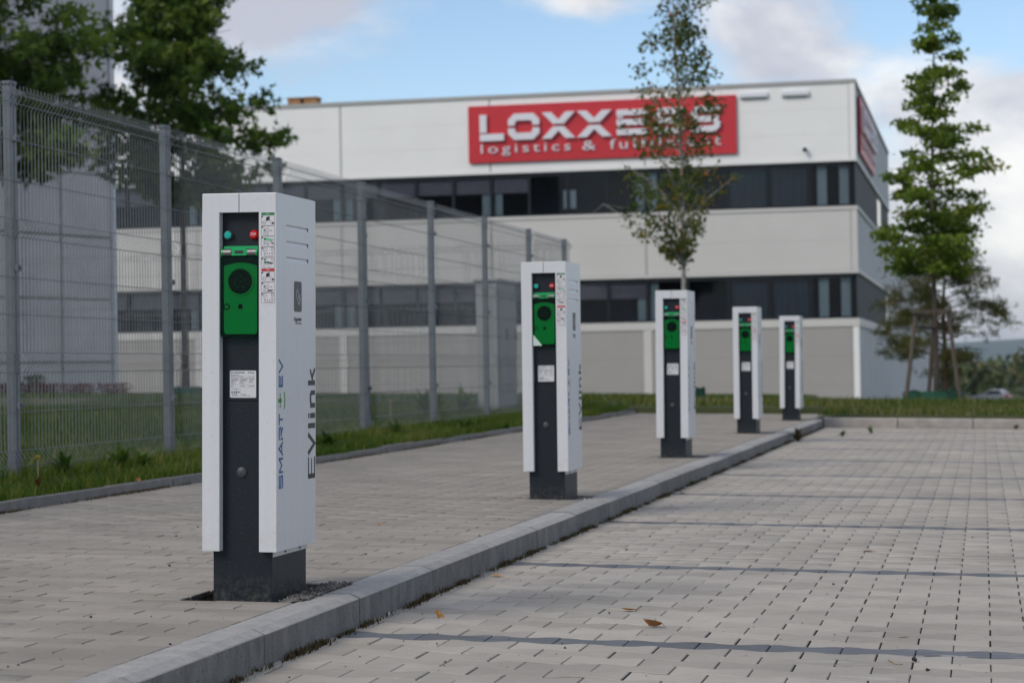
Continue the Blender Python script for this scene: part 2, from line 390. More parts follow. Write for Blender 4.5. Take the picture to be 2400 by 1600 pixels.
# projection of a point (for choosing which pavers are nearest in view)
def project(p):
    d = Vector(p) - Vector((0, 0, CAM_H)); z = d.dot(fwd)
    return 1200 + 4900 * d.dot(cright) / z, 800 - 4900 * d.dot(cup) / z, z
def ray(x, y):
    return cright * ((x - 1200) / 4900) + cup * (-(y - 800) / 4900) + fwd
def at_depth(x, y, Y):          # point on the view ray at depth Y (metres along the level view axis)
    d = ray(x, y); return Vector((0, 0, CAM_H)) + d * (Y / d.dot(f0))

# ---------------------------------------------------------------- terrain heights
KF, KB = -2.165, -2.305          # kerb front and back
EDG = -5.20                      # garden edging line
WALK_END, LOT_END = 31.6, 28.9
def z_walk(c): return -.015 * (c + 2.6)
def z_lot(c): return -.12 - .019 * (c + 2.1)
def z_ground(c, s):
    base = -.015 * (min(max(c, -45), 10) + 2.6) + .045
    if s > 30: base += .085 * max(0, 1 - abs(s - 33) / 3.0)
    if c < -5.6: base += .05
    d = max(0, s - 36); d1 = min(d, 45); d2 = min(max(0, d - 45), 180)
    return base - .0165 * d1 - .0225 * d2

def build_ground():
    cs = sorted(set([-9000, -3000, -1200, -500, -200, -100, -60] + [round(-45 + i * 1.5, 3) for i in range(26)] + [-5.9, -5.6, EDG - .02, EDG + .0, 9.0, 9.02, 14, 18, 25, 40, 80, 160, 320, 700, 1500, 4000, 9000] + [round(-4 + 2 * i, 3) for i in range(9)]))
    ss = sorted(set([-9000, -3000, -1000, -200, -60, -20, -6, -5.98] + [i * 2.0 for i in range(-2, 14)] + [LOT_END + .05, LOT_END + .07, 30, 31, WALK_END - .02, WALK_END] + [32.5, 33, 34, 35, 36, 37, 39, 42, 46, 52, 60, 70, 81, 100, 130, 170, 220, 261, 320, 450, 700, 1200, 2500, 5000, 9000, 10800]))
    vs = []; fs = []
    def inside(c, s):
        if c > EDG - .01 and c < 9.01 and s > -5.99:
            if c < KF + .01 and s < WALK_END - .01: return True
            if c >= KF - .2 and s < LOT_END + .06: return True
        return False
    for s in ss:
        for c in cs:
            z = z_ground(c, s)
            if inside(c, s): z = -.45
            vs.append((c, s, z))
    n = len(cs)
    for j in range(len(ss) - 1):
        for i in range(n - 1):
            fs.append((j * n + i, j * n + i + 1, (j + 1) * n + i + 1, (j + 1) * n + i))
    me = bpy.data.meshes.new('ground'); me.from_pydata(vs, [], fs); me.update()
    tag(link('ground', me, 'ground'), kind='structure')
build_ground()

# ---------------------------------------------------------------- pavers
def paver_template(outline, top=0.0, bev=.004, depth=.05, cut=.0035):
    """outline CCW list of (x,y) around origin, returns verts/faces"""
    n = len(outline); pts = [Vector(p) for p in outline]
    inn = []
    for i in range(n):
        a, b, c = pts[i - 1], pts[i], pts[(i + 1) % n]
        d1 = (b - a).normalized(); d2 = (c - b).normalized(); nn = Vector((-(d1 + d2).y, (d1 + d2).x)).normalized()
        k = 1 / max(.5, abs(nn.dot(Vector((-d1.y, d1.x)))))
        inn.append(b + nn * bev * k)
    vs = [(p.x, p.y, top) for p in inn] + [(p.x, p.y, top - cut) for p in pts] + [(p.x, p.y, top - depth) for p in pts]
    fs = [tuple(range(n))] + [(n + i, n + (i + 1) % n, (i + 1) % n, i) for i in range(n)] + [(2 * n + i, 2 * n + (i + 1) % n, n + (i + 1) % n, n + i) for i in range(n)]
    return vs, fs

def rect_outline(w, h): return [(-w / 2, -h / 2), (w / 2, -h / 2), (w / 2, h / 2), (-w / 2, h / 2)]

def build_floor(name, fieldname, pieces, templates, sheet_z, sheet_rect, mats, slope):
    """pieces: list of (key, c, s, z, matkey).  300 nearest in view become children, rest one stuff part."""
    c0, c1, s0, s1 = sheet_rect
    me = bpy.data.meshes.new(name)
    mb = MB(); cuts = [s0] + ([v for p in PITS for v in (p[2], p[3])] if name == 'sidewalk' else []) + [s1]
    for k, (a, b_) in enumerate(zip(cuts, cuts[1:])):
        ce = PITS[k // 2][0] if k % 2 else c1
        mb.add([(c0, a, sheet_z(c0)), (ce, a, sheet_z(ce)), (ce, b_, sheet_z(ce)), (c0, b_, sheet_z(c0))], [(0, 1, 2, 3)])
    me.from_pydata(mb.v, [], mb.f)
    root = tag(link(name, me, 'joint' if name == 'sidewalk' else 'joint_lot'), kind='structure')
    jm = 'joint' if name == 'sidewalk' else 'joint_lot'
    vis = []
    for i, p in enumerate(pieces):
        x, y, z = project((p[1], p[2], p[3]))
        if p[2] > 1 and -40 < x < 2440 and -20 < y < 1630: vis.append((z, i))
    vis.sort(); near = set(i for _, i in vis[:300])
    proto = {}
    rest = {}
    tilt = math.atan(slope)
    for i, (key, c, s, z, mk) in enumerate(pieces):
        if i in near:
            v = random.randrange(6); kk = (key, mk, v)
            if kk not in proto:
                tv, tf = templates[key]; m2 = bpy.data.meshes.new('paver'); m2.from_pydata(tv, [], tf); m2.update(); set_rnd(m2, v / 5.0); m2.materials.append(MATS[mk]); m2.materials.append(MATS[jm]); m2.polygons.foreach_set('material_index', [0] * (1 + (len(tf) - 1) // 2) + [1] * ((len(tf) - 1) // 2)); proto[kk] = m2
            o = bpy.data.objects.new('paver', proto[kk]); C.objects.link(o); o.parent = root
            o.location = (c, s, z + random.uniform(-.0016, .0012)); o.rotation_euler = (random.gauss(0, .004), -tilt + random.gauss(0, .0035), random.gauss(0, .003))
        else: rest.setdefault((key, mk), []).append((c, s, z + random.uniform(-.0015, .001)))
    # join all rest in one mesh
    V = []; LI = []; LT = []; RND = []; MI = []; off = 0; mlist = []
    for (key, mk), ps in rest.items():
        tv, tf = templates[key]; tv = np.array(tv); m = len(tv); ps = np.array(ps); n = len(ps)
        a = RNG.normal(0, .003, n); vv = np.broadcast_to(tv[None], (n, m, 3)).copy()
        x = vv[:, :, 0] * np.cos(a)[:, None] - vv[:, :, 1] * np.sin(a)[:, None]; y = vv[:, :, 0] * np.sin(a)[:, None] + vv[:, :, 1] * np.cos(a)[:, None]
        tx = RNG.normal(0, .004, n)[:, None]; ty = slope + RNG.normal(0, .0035, n)[:, None]
        vv[:, :, 2] += x * ty + y * tx; vv[:, :, 0] = x; vv[:, :, 1] = y; vv += ps[:, None, :]
        V.append(vv.reshape(-1, 3)); lens = np.array([len(f) for f in tf]); loops = np.concatenate([np.array(f) for f in tf])
        LI.append((loops[None] + (np.arange(n) * m)[:, None] + off).ravel()); LT.append(np.tile(lens, n)); off += n * m
        RND.append(np.repeat(RNG.uniform(0, 1, n), len(tf)))
        if mk not in mlist: mlist.append(mk)
        MI.append(np.tile([mlist.index(mk)] * (1 + (len(tf) - 1) // 2) + [-1] * ((len(tf) - 1) // 2), n))
    V = np.concatenate(V); LI = np.concatenate(LI); LT = np.concatenate(LT); LS = np.concatenate([[0], np.cumsum(LT)[:-1]])
    me = bpy.data.meshes.new(fieldname); me.vertices.add(len(V)); me.vertices.foreach_set('co', V.ravel())
    me.loops.add(len(LI)); me.loops.foreach_set('vertex_index', LI.astype(np.int32)); me.polygons.add(len(LT)); me.polygons.foreach_set('loop_start', LS.astype(np.int32))
    me.update(calc_edges=True)
    a = me.attributes.new('rnd', 'FLOAT', 'FACE'); a.data.foreach_set('value', np.concatenate(RND).astype(np.float32))
    for mk in mlist + [jm]: me.materials.append(MATS[mk])
    MI = np.concatenate(MI); MI[MI < 0] = len(mlist)
    me.polygons.foreach_set('material_index', MI.astype(np.int32))
    o = link(fieldname, me, None, root); o['kind'] = 'stuff'
    return root

CH = [(-2.513, 6.850, .0155, -.0087), (-2.524, 12.08, .004, -.010), (-2.553, 17.405, .009, -.010), (-2.566, 23.11, .004, -.012), (-2.542, 28.17, .012, -.012)]   # base centre, front, lean, yaw
PITS = [(c - (.20 if i == 0 else .125), KB + .02, s - .02, s + (.55 if i == 0 else .42)) for i, (c, s, _, _) in enumerate(CH)]

def sidewalk():
    L, W = .268, .1; g = .0022
    T = {}; P = []
    def tkey(w, h):
        k = (round(w, 3), round(h, 3))
        if k not in T: T[k] = paver_template(rect_outline(w - 2 * g, h - 3.2 * g), depth=.06, bev=.0018)
        return k
    row = 0; s = 5.183 - 110 * W
    while s < WALK_END - .02:
        x = -2.448 if row % 2 == 0 else -2.581
        edges = [KB, x]
        while edges[-1] > EDG: edges.append(edges[-1] - L)
        for a, b in zip(edges[1:], edges):          # a left, b right
            s0, s1 = s, min(s + W, WALK_END); ca, cb = a, b; skip = False
            if a < EDG - .2: continue
            for (p0, p1, q0, q1) in PITS:
                if s1 > q0 + .03 and s0 < q1 - .03 and cb > p0 and ca < p1:
                    if ca < p0 - .03: cb = p0
                    else: skip = True
            if skip: continue
            P.append((tkey(cb - ca, s1 - s0), (ca + cb) / 2, (s0 + s1) / 2, z_walk((ca + cb) / 2), 'paver'))
        s += W; row += 1
    return build_floor('sidewalk', 'paver_field', P, T, lambda c: z_walk(c) - .010, (EDG, KB + .01, -5.98, WALK_END), None, -.015)

def wave_outline(L, W, A, n=10, g=.0012, gj=.0026):
    pts = []
    x0, x1 = -L / 2 + gj, L / 2 - gj
    def w(x):
        q = math.cos(2 * math.pi * x / L); q = max(-1, min(1, q * 1.7)); return -A * q
    xs = [x0 + (x1 - x0) * i / n for i in range(n + 1)]
    for x in xs: pts.append((x, -(W / 2 + w(x) - g)))
    for x in reversed(xs): pts.append((x, (W / 2 + w(x) - g)))
    return pts

def parking():
    L, W = .236, .1405
    T = {**{'w%d' % k: paver_template(wave_outline(L, W, .0145, g=gg, gj=gj_), depth=.06, bev=.0024) for k, (gg, gj_) in enumerate(((.0023, .0012), (.0028, .0020), (.0034, .0030)))}}
    P = []; r0_ = -90; row = r0_
    while True:
        s = 6.868 + row * W
        if s > LOT_END: break
        off = -1.765 + (L / 2 if row % 2 else 0)
        k0 = math.floor((KF - off) / L); k1 = int((8.9 - off) / L) if s < LOT_END else 0
        for k in range(k0, k1):
            c = off + k * L
            P.append(('w%d' % random.choice((0, 0, 1, 1, 2)), c, s, z_lot(c), 'paver_dark' if row % 18 == 0 else 'paver_lot'))
        row += 1
    return build_floor('parking_lot', 'paver_field', P, T, lambda c: z_lot(c) - .013, (KF - .05, 9.0, -5.98, LOT_END + .05), None, -.019)
SIDEWALK = sidewalk(); LOT = parking()

# ---------------------------------------------------------------- kerbs
def kerb_stone_mesh(prof, length, name='kerb_stone'):
    b = MB(); b.prism(prof, -length / 2, length / 2, 'y'); return b.mesh(name, bevel=.0025, segs=1)
def kerbs():
    root = tag(empty('kerb'), kind='structure')
    zt = z_walk(-2.23)
    prof = [(KB, -.35), (KF, -.35), (KF, zt - .016), (KF - .038, zt), (KB, zt)]
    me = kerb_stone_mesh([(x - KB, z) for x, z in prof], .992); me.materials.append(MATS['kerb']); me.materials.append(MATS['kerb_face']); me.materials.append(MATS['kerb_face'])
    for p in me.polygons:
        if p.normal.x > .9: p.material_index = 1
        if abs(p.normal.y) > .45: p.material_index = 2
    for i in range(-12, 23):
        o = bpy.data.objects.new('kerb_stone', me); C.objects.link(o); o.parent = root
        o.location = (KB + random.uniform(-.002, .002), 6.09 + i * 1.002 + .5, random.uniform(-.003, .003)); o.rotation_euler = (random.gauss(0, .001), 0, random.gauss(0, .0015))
    # corner at the end of the lot, then the cross kerb
    root2 = tag(empty('end_kerb'), kind='structure')
    prof2 = [(0, -.4), (.12, -.4), (.12, 0), (.022, 0), (0, -.016)]
    b = MB(); b.prism(prof2, -.496, .496, 'x'); me2 = b.mesh('kerb_stone', bevel=.004, segs=1); me2.materials.append(MATS['end_kerb'])
    for i in range(11):
        c = KF + .51 + i * 1.002
        o = bpy.data.objects.new('kerb_stone', me2); C.objects.link(o); o.parent = root2
        o.location = (c, LOT_END, z_lot(c) + .135); o.rotation_euler = (0, .019, 0)
    # thin garden edging along the grass, and across the far end of the sidewalk
    root3 = tag(empty('garden_edging'), kind='structure')
    b = MB(); b.box(-.05, 0, -.497, .497, -.3, 0); me3 = b.mesh('edging_stone', bevel=.006, segs=2); me3.materials.append(MATS['edging'])
    for i in range(38):
        o = bpy.data.objects.new('edging_stone', me3); C.objects.link(o); o.parent = root3
        o.location = (EDG + random.uniform(-.008, .008), -5.6 + i * 1.0, z_walk(EDG) + .052 + random.uniform(-.008, .006)); o.rotation_euler = (random.gauss(0, .004), random.gauss(0, .02), random.gauss(0, .004))
    b = MB(); b.box(-.497, .497, 0, .05, -.3, 0); me4 = b.mesh('edging_stone', bevel=.006, segs=2); me4.materials.append(MATS['edging'])
    for i in range(3):
        o = bpy.data.objects.new('edging_stone', me4); C.objects.link(o); o.parent = root3
        c = EDG + .5 + i; o.location = (c, WALK_END, z_walk(c) + .03)
kerbs()

# ---------------------------------------------------------------- office building
BF, BC = 81.0, -4.62            # front plane (Y), right-hand corner (X)
BL = -52.0
ZB = -1.2
U1, U0 = 8.42, 6.735            # upper window band
W1, W0 = 4.12, 2.435            # lower window band
ROOF = 11.58
JOINTS = [-25.23 - 6.21 * k for k in range(4, 0, -1)] + [-25.23, -19.02, -12.80, BC - .22]

def office():
    root = empty('office_building', (BC, BF, -.75)); O = Vector((BC, BF, -.75))
    def part(name, mb, m, parent=None, **k):
        mb.v = [(v[0] - O.x, v[1] - O.y, v[2] - O.z) for v in mb.v]
        return mb.build(name, m, parent or root, **k)
    # dark cores behind the cladding bands
    b = MB()
    for z0, z1 in ((ZB, W0 - .02), (W1 + .02, U0 - .02), (U1 + .02, ROOF - .06)):
        b.box(BL, BC - .06, BF + .10, BF + 28.9, z0, z1)
    b.box(BL, BC - .7, BF + 1.6, BF + 28.8, ZB, ROOF - .1)
    part('wall_core', b, 'interior')
    # horizontal sandwich panels, bay by bay
    def boards(z0, z1, n, m):
        h = (z1 - z0) / n
        for j0, j1 in zip(JOINTS, JOINTS[1:]):
            for k in range(n):
                b = MB(); b.box(j0 + .035, j1 - .035, BF, BF + .09, z0 + h * k + .002, z0 + h * (k + 1) - .002)
                part('wall_panel', b, m)
        for j in JOINTS[1:-1]:
            b = MB(); b.box(j - .034, j + .034, BF + .02, BF + .095, z0, z1); part('joint_strip', b, 'coping')
    boards(ZB, W0 - .34, 3, 'clad_low'); boards(W1 + .16, U0 - .16, 2, 'clad_mid'); boards(U1 + .12, ROOF - .16, 3, 'clad_white')
    # trims: sills, heads, coping, corner posts
    for z0, z1, m in ((W0 - .33, W0 - .02, 'clad_mid'), (W1 + .02, W1 + .15, 'clad_mid'), (U0 - .15, U0 - .02, 'clad_mid'), (U1 + .02, U1 + .11, 'clad_white'), (ROOF - .15, ROOF, 'coping')):
        b = MB(); b.box(BL, BC + .03, BF - .04, BF + .12, z0, z1); b.box(BC - .12, BC + .04, BF + .12, BF + 29, z0, z1); part('trim', b, m)
    for z0, z1, m in ((ZB, W0 - .34, 'clad_white'), (W1 + .16, U0 - .16, 'clad_mid'), (U1 + .12, ROOF - .16, 'clad_white')):
        b = MB(); b.box(BC - .235, BC, BF - .02, BF + .12, z0, z1); part('corner_trim', b, m)
    for j in JOINTS[1:-1]:
        b = MB(); b.box(j - .16, j + .16, BF - .035, BF - .002, ZB, W0 - .34); part('corner_trim', b, 'clad_mid')
    # side facing right: ribbed cladding
    for z0, z1 in ((ZB, W0 - .34), (W1 + .16, U0 - .16), (U1 + .12, ROOF - .16)):
        pr = []; y = BF + .125
        while y < BF + 28.9:
            pr += [(BC - .06, y), (BC - .06, y + .75), (BC - .01, y + .80), (BC - .01, y + .95)]; y += 1.0
        pr += [(BC - .12, y), (BC - .12, BF + .125)]
        b = MB(); b.prism(pr, z0, z1, 'z'); part('side_cladding', b, 'clad_side')
    b = MB(); b.box(BL, BC - .13, BF + .13, BF + 28.9, ROOF - .12, ROOF - .05); part('roof', b, 'coping')
    # windows
    n_w = 0
    wmesh = {}
    def window(x0, x1, z0, z1, blind, curt):
        b = MB(); fw = .055
        for a in ((x0 + .004, x0 + fw, z0, z1), (x1 - fw, x1 - .004, z0, z1), (x0 + fw, x1 - fw, z0, z0 + fw), (x0 + fw, x1 - fw, z1 - .13, z1)):
            b.box(a[0], a[1], BF + .04, BF + .14, a[2], a[3])
        w = part('window', b, 'anthracite')
        b = MB(); b.box(x0 + fw, x1 - fw, BF + .08, BF + .092, z0 + fw, z1 - .13); part('pane', b, 'pane', w)
        if blind:
            b = MB(); b.box(x0 + fw, x1 - fw, BF + .16, BF + .175, z1 - blind, z1 - .1); part('blind', b, 'blind', w)
        if curt:
            for (a0, a1, m) in curt:
                pr = []; n = 10
                for i in range(n + 1):
                    pr.append((x0 + a0 + (a1 - a0) * i / n, BF + .22 + (.03 if i % 2 else 0)))
                pr += [(p[0], p[1] + .012) for p in reversed(pr)]
                b = MB(); b.prism(pr, z0 + .06, z1 - .1, 'z'); part('curtain', b, m, w)
    xs = []
    for j0, j1 in zip(JOINTS, JOINTS[1:]):
        n = max(1, round((j1 - j0) / 1.555))
        for k in range(n): xs.append((j0 + (j1 - j0) * k / n, j0 + (j1 - j0) * (k + 1) / n, k, n))
    for z0, z1, up in ((U0, U1, True), (W0, W1, False)):
        for (x0, x1, k, n) in xs:
            if x1 < -38.5: continue
            curt = []
            if k == 0: curt = [(.10, .42, 'curtain')]
            if k == n - 1 and n > 1: curt = [(x1 - x0 - .40, x1 - x0 - .10, 'curtain')]
            blind = 0
            if x1 < (-17.3 if up else -12.7): blind = .75
            elif x0 > -9.8: curt = curt + [(.42 if k == 0 else .1, x1 - x0 - .1, 'curtain_grey')] if x0 < -6.7 else [(.3, .66, 'curtain'), (x1 - x0 - .45, x1 - x0 - .1, 'curtain')]
            window(x0, x1, z0, z1, blind, curt)
    # side window bands
    for z0, z1 in ((U0, U1), (W0, W1)):
        b = MB(); b.box(BC - .30, BC - .06, BF + .145, BF + 28.9, z0 - .01, z1 + .01); part('side_band', b, 'anthracite')
        for y in ((17.0,) if z0 > 5 else (24.0,)):
            b = MB(); b.box(BC - .058, BC - .045, BF + y, BF + y + 3.0, z0 + .15, z1 - .15); part('side_window', b, 'car_glass')
    # warehouse hall continuing behind
    b = MB(); b.box(BC - 30, BC - .1, BF + 29.02, BF + 150, ZB - 3, 7.7); part('warehouse_hall', b, 'clad_side')
    pr = []; y = BF + 29.03
    while y < BF + 149:
        pr += [(BC - .098, y), (BC - .098, y + .75), (BC - .05, y + .80), (BC - .05, y + .95)]; y += 1.0
    pr += [(BC - .12, y), (BC - .12, BF + 29.03)]
    b = MB(); b.prism(pr, ZB - 3, 7.6, 'z'); part('side_cladding', b, 'clad_side')
    tag(root, 'pale panel-clad office block with two long dark window bands', 'building')
    # small fixtures on the facade
    return root
office()

def glyph_quads(polys, w):
    """polylines with width -> 2D verts, quad faces (mitred)"""
    V = []; F = []
    for pl in polys:
        ww = w
        if isinstance(pl, tuple): pl, ww = pl
        pts = [Vector(p) for p in pl]; n = len(pts); base = len(V); closed = (pts[0] - pts[-1]).length < 1e-6
        if closed: pts = pts[:-1]; n -= 1
        for i in range(n):
            a = pts[i - 1] if (i > 0 or closed) else None; c = pts[(i + 1) % n] if (i < n - 1 or closed) else None; b = pts[i]
            d1 = (b - a).normalized() if a is not None else (c - b).normalized(); d2 = (c - b).normalized() if c is not None else d1
            t = (d1 + d2)
            t = t.normalized() if t.length > 1e-4 else d1
            nn = Vector((-t.y, t.x)); k = min(1.9, 1 / max(.4, nn.dot(Vector((-d1.y, d1.x)))))
            V.append(b + nn * ww / 2 * k); V.append(b - nn * ww / 2 * k)
        m = n if closed else n - 1
        for i in range(m):
            j = (i + 1) % n
            F.append((base + 2 * i, base + 2 * i + 1, base + 2 * j + 1, base + 2 * j))
    return V, F

def flat_mesh(name, V2, F, Mx, thick=.001):
    """2D shape to solid: Mx maps (u,v,h) to local 3D, h = height off the surface"""
    n = len(V2)
    vs = [tuple(Mx @ Vector((v[0], v[1], thick))) for v in V2] + [tuple(Mx @ Vector((v[0], v[1], 0))) for v in V2]
    fs = [tuple(f) for f in F] + [tuple(i + n for i in reversed(f)) for f in F]
    ec = {}
    for f in F:
        for a, b in zip(f, f[1:] + f[:1]): ec[(a, b)] = 1
    for (a, b) in ec:
        if (b, a) not in ec: fs.append((b, a, a + n, b + n))
    me = bpy.data.meshes.new(name); me.from_pydata(vs, [], fs)
    bm = bmesh.new(); bm.from_mesh(me); bmesh.ops.recalc_face_normals(bm, faces=bm.faces[:]); bm.to_mesh(me); bm.free(); me.update()
    return me

_txt = {}
def text_2d(body, bold=0.0, space=1.0):
    cu = bpy.data.curves.new('t', 'FONT'); cu.body = body; cu.space_character = space; cu.size = 1; cu.resolution_u = 3; cu.offset = bold
    cu.fill_mode = 'FRONT'
    ob = bpy.data.objects.new('t', cu); C.objects.link(ob)
    dg = bpy.context.evaluated_depsgraph_get(); me = bpy.data.meshes.new_from_object(ob.evaluated_get(dg))
    V = [(v.co.x, v.co.y) for v in me.vertices]; F = [tuple(p.vertices) for p in me.polygons]
    bpy.data.objects.remove(ob); bpy.data.curves.remove(cu); bpy.data.meshes.remove(me)
    return V, F
def text_fit(body, x0, x1, y0, y1, bold=0.0, space=1.0):
    V, F = text_2d(body, bold, space); xs = [v[0] for v in V]; ys = [v[1] for v in V]
    sx = (x1 - x0) / (max(xs) - min(xs)); sy = (y1 - y0) / (max(ys) - min(ys))
    return [(x0 + (v[0] - min(xs)) * sx, y0 + (v[1] - min(ys)) * sy) for v in V], F

def glyphs(V, F):
    """split a line of text into its letters (pieces that overlap in x stay together)"""
    par = list(range(len(V)))
    def find(i):
        while par[i] != i: par[i] = par[par[i]]; i = par[i]
        return i
    for f in F:
        for k in f[1:]: par[find(k)] = find(f[0])
    comp = {}
    for f in F: comp.setdefault(find(f[0]), []).append(f)
    items = []
    for fs in comp.values():
        xs = [V[i][0] for f in fs for i in f]; items.append([min(xs), max(xs), fs])
    items.sort(key=lambda t: t[0]); out = []
    for a, b, fs in items:
        if out and a < out[-1][1] - .3 * min(b - a, out[-1][1] - out[-1][0]): out[-1][1] = max(b, out[-1][1]); out[-1][2] += fs
        else: out.append([a, b, list(fs)])
    res = []
    for a, b, fs in out:
        ids = sorted(set(i for f in fs for i in f)); mp = {i: k for k, i in enumerate(ids)}
        res.append(([V[i] for i in ids], [tuple(mp[i] for i in f) for f in fs]))
    return res
def poly(V): return V, [tuple(range(len(V)))]

def company_sign(name, label, loc, rotz):
    """red board with white stencil letters; local x along the board, z up, faces -y"""
    W, H = 10.70, 2.27
    root = empty(name, loc, (0, 0, rotz))
    b = MB(); b.box(0, W, 0, .08, 0, H); b.build('board', 'sign_red', root, bevel=.01, segs=1)
    Mx = Matrix(((1, 0, 0, 0), (0, 0, -1, -.02), (0, 1, 0, 0), (0, 0, 0, 1)))      # (u,v,h)->(u,-h,v)
    B = H - 1.42; T = H - .38; h = T - B; s = .275
    def letter(ch, x0, x1):
        w = x1 - x0; m = B + h / 2; q = s / 2; g = .055; P = []
        if ch == 'L': P = [[(x0 + q, T), (x0 + q, B + s + .06)], [(x0, B + q), (x1, B + q)]]
        if ch == 'O':
            P = [[(x0 + q, m + g), (x0 + q, T - q - .16), (x0 + q + .16, T - q), (x1 - q - .16, T - q), (x1 - q, T - q - .16), (x1 - q, m + g)],
                 [(x0 + q, m - g), (x0 + q, B + q + .16), (x0 + q + .16, B + q), (x1 - q - .16, B + q), (x1 - q, B + q + .16), (x1 - q, m - g)]]
        if ch == 'X':
            c = (x0 + x1) / 2
            for sg, e in ((1, T), (-1, B)):
                V = [(x0, e), (x0 + .38, e), (c, m + sg * (g + .16)), (x1 - .38, e), (x1, e), (c + .22, m + sg * g), (c - .22, m + sg * g)]
                F = [(0, 1, 2, 6), (2, 3, 4, 5), (2, 5, 6)]
                link('letter', flat_mesh('letter', V, F, Mx, .12), 'sign_white', root)
            return
        if ch == 'E':
            P = [[(x0, T - q), (x1, T - q)], [(x0 + q, T - s), (x0 + q, m + .17)], [(x0, m), (x1 - .1, m)], [(x0 + q, m - .17), (x0 + q, B + s)], [(x0, B + q), (x1, B + q)]]
        if ch == 'S':
            P = [[(x1, T - q), (x0 + q + .14, T - q), (x0 + q, T - q - .14), (x0 + q, m + .12)], [(x0 + .1, m), (x1 - .1, m)],
                 [(x1 - q, m - .12), (x1 - q, B + q + .14), (x1 - q - .14, B + q), (x0, B + q)]]
        wd = {'E': .225, 'S': .235}.get(ch, s)
        V, F = glyph_quads(P, wd); link('letter', flat_mesh('letter', V, F, Mx, .12), 'sign_white', root)
    for ch, a, e in (('L', .5, 1.48), ('O', 1.66, 2.92), ('X', 3.02, 4.36), ('X', 4.44, 5.82), ('E', 6.02, 7.24), ('S', 7.46, 8.72), ('S', 8.93, 10.12)):
        letter(ch, a, e)
    y0 = H - 2.02
    for body, a, e, hh in (('logistics', .52, 4.15, .48), ('&', 4.62, 5.16, .36), ('fulfilment', 5.72, 10.1, .385)):
        lo = y0 if body == 'logistics' else y0 + .10
        V, F = text_fit(body, a, e, lo, lo + hh, .0, 1.35)
        for gv, gf in glyphs(V, F): link('lettering', flat_mesh('lettering', gv, gf, Mx, .04), 'sign_white', root)
    tag(root, label, 'sign', 'company signs on the office')
company_sign('company_sign', 'red company sign on the front facade, white stencil letters, facing the camera', (-19.87, BF - .13, 8.885), 0)
company_sign('company_sign', 'red company sign on the right-hand side wall, seen at a sharp angle', (BC + .10, BF + 1.7, 8.885), R(90))

def wall_fixture(label, x0, x1, z0, z1):
    b = MB(); b.prism([(-.02, z0), (-.10, z0), (-.13, z0 + .04), (-.12, z1 - .03), (-.09, z1), (-.02, z1)], x0, x1, 'x')
    root = b.build('wall_box', 'box_white', bevel=.015, segs=2)
    me = root.data; cx = (x0 + x1) / 2; me.transform(Matrix.Translation((-cx, 0, -z0))); root.location = (cx, BF, z0)
    b = MB(); b.box(x0 + .1 - cx, x1 - .1 - cx, -.11, -.05, -.012, -.002); b.build('underside_grille', 'ch_grey', root)
    tag(root, label, 'wall unit', 'white units high on the facade')
wall_fixture('long white unit high on the facade right beside the front sign', -9.03, -7.95, 11.0, 11.22)
wall_fixture('long white unit on the facade closest to the building corner', -7.42, -6.36, 11.0, 11.22)
def camera_dome():
    root = empty('security_camera', (-6.55, BF - .02, 8.95))
    b = MB(); b.box(-.05, .05, -.16, 0, -.03, .05); b.build('bracket', 'box_white', root, bevel=.008)
    b = MB(); b.lathe([(.02, .08), (.07, .06), (.09, 0), (.08, -.06), (.04, -.1), (.005, -.11)], 14, Matrix.Translation((0, -.2, -.02))); b.build('dome', 'ch_grey', root, smooth=True)
    tag(root, 'small grey dome camera on the white upper facade', 'camera')
camera_dome()
def inner_cabinet():
    b = MB(); b.box(-.25, .25, 0, .04, 0, .72); root = b.build('window_notice', 'curtain', bevel=.01)
    root.location = (-15.85, BF + .145, 6.98); tag(root, 'pale upright panel standing behind an upper window pane', 'panel')
inner_cabinet()
for k, (x0, x1, lab) in enumerate(((-27.55, -27.0, 'brown box on the flat roof, the left one of the pair'), (-26.85, -26.3, 'brown box on the flat roof, the right one of the pair'))):
    root = empty('roof_box', ((x0 + x1) / 2, BF + .55, ROOF - .05)); w = (x1 - x0) / 2
    b = MB(); b.box(-w, w, -.3, .3, 0, .30); b.build('body', 'crate_brown', root, bevel=.02)
    b = MB(); b.box(-w - .04, w + .04, -.34, .34, .302, .36); b.build('cap', 'crate_brown', root, bevel=.01)
    tag(root, lab, 'roof box', 'brown boxes on the roof')

# ---------------------------------------------------------------- grey panelled tower on the left
def tower():
    end = at_depth(272, 700, 55.0); d = Vector((math.sin(R(17.3)), math.cos(R(17.3)), 0)); nrm = Vector((d.y, -d.x, 0))
    root = empty('grey_tower', (end.x, end.y, -.2)); root.rotation_euler = (0, 0, math.atan2(d.y, d.x))
    # local x along the wall (0 at far end, negative towards camera), local -y outward
    pw, ph = 1.92, 1.62
    b = MB(); b.box(-16, 0, .06, 9, -.6, 14.2); b.build('wall_core', 'tower_joint', root)
    pm = {}
    for r in range(9):
        for c in range(8):
            if (r) not in pm:
                q = MB(); q.box(-pw / 2 + .04, pw / 2 - .04, 0, .055, .025, ph - .025); pm[r] = q.mesh('wall_panel', bevel=.008, segs=1); pm[r].materials.append(MATS['tower_panel'])
            o = bpy.data.objects.new('wall_panel', pm[r]); C.objects.link(o); o.parent = root; o.location = (-.16 - pw / 2 - c * pw, random.uniform(-.003, .003), -.35 + r * ph)
    b = MB(); b.box(-.155, .02, -.03, .055, -.5, 14.25); b.build('corner_trim', 'tower_trim', root)
    b = MB(); b.box(-16.05, .06, -.06, 9.05, 14.23, 14.4); b.build('coping', 'tower_trim', root)
    tag(root, 'tall grey building of square wall panels at the left edge behind trees', 'building')
tower()

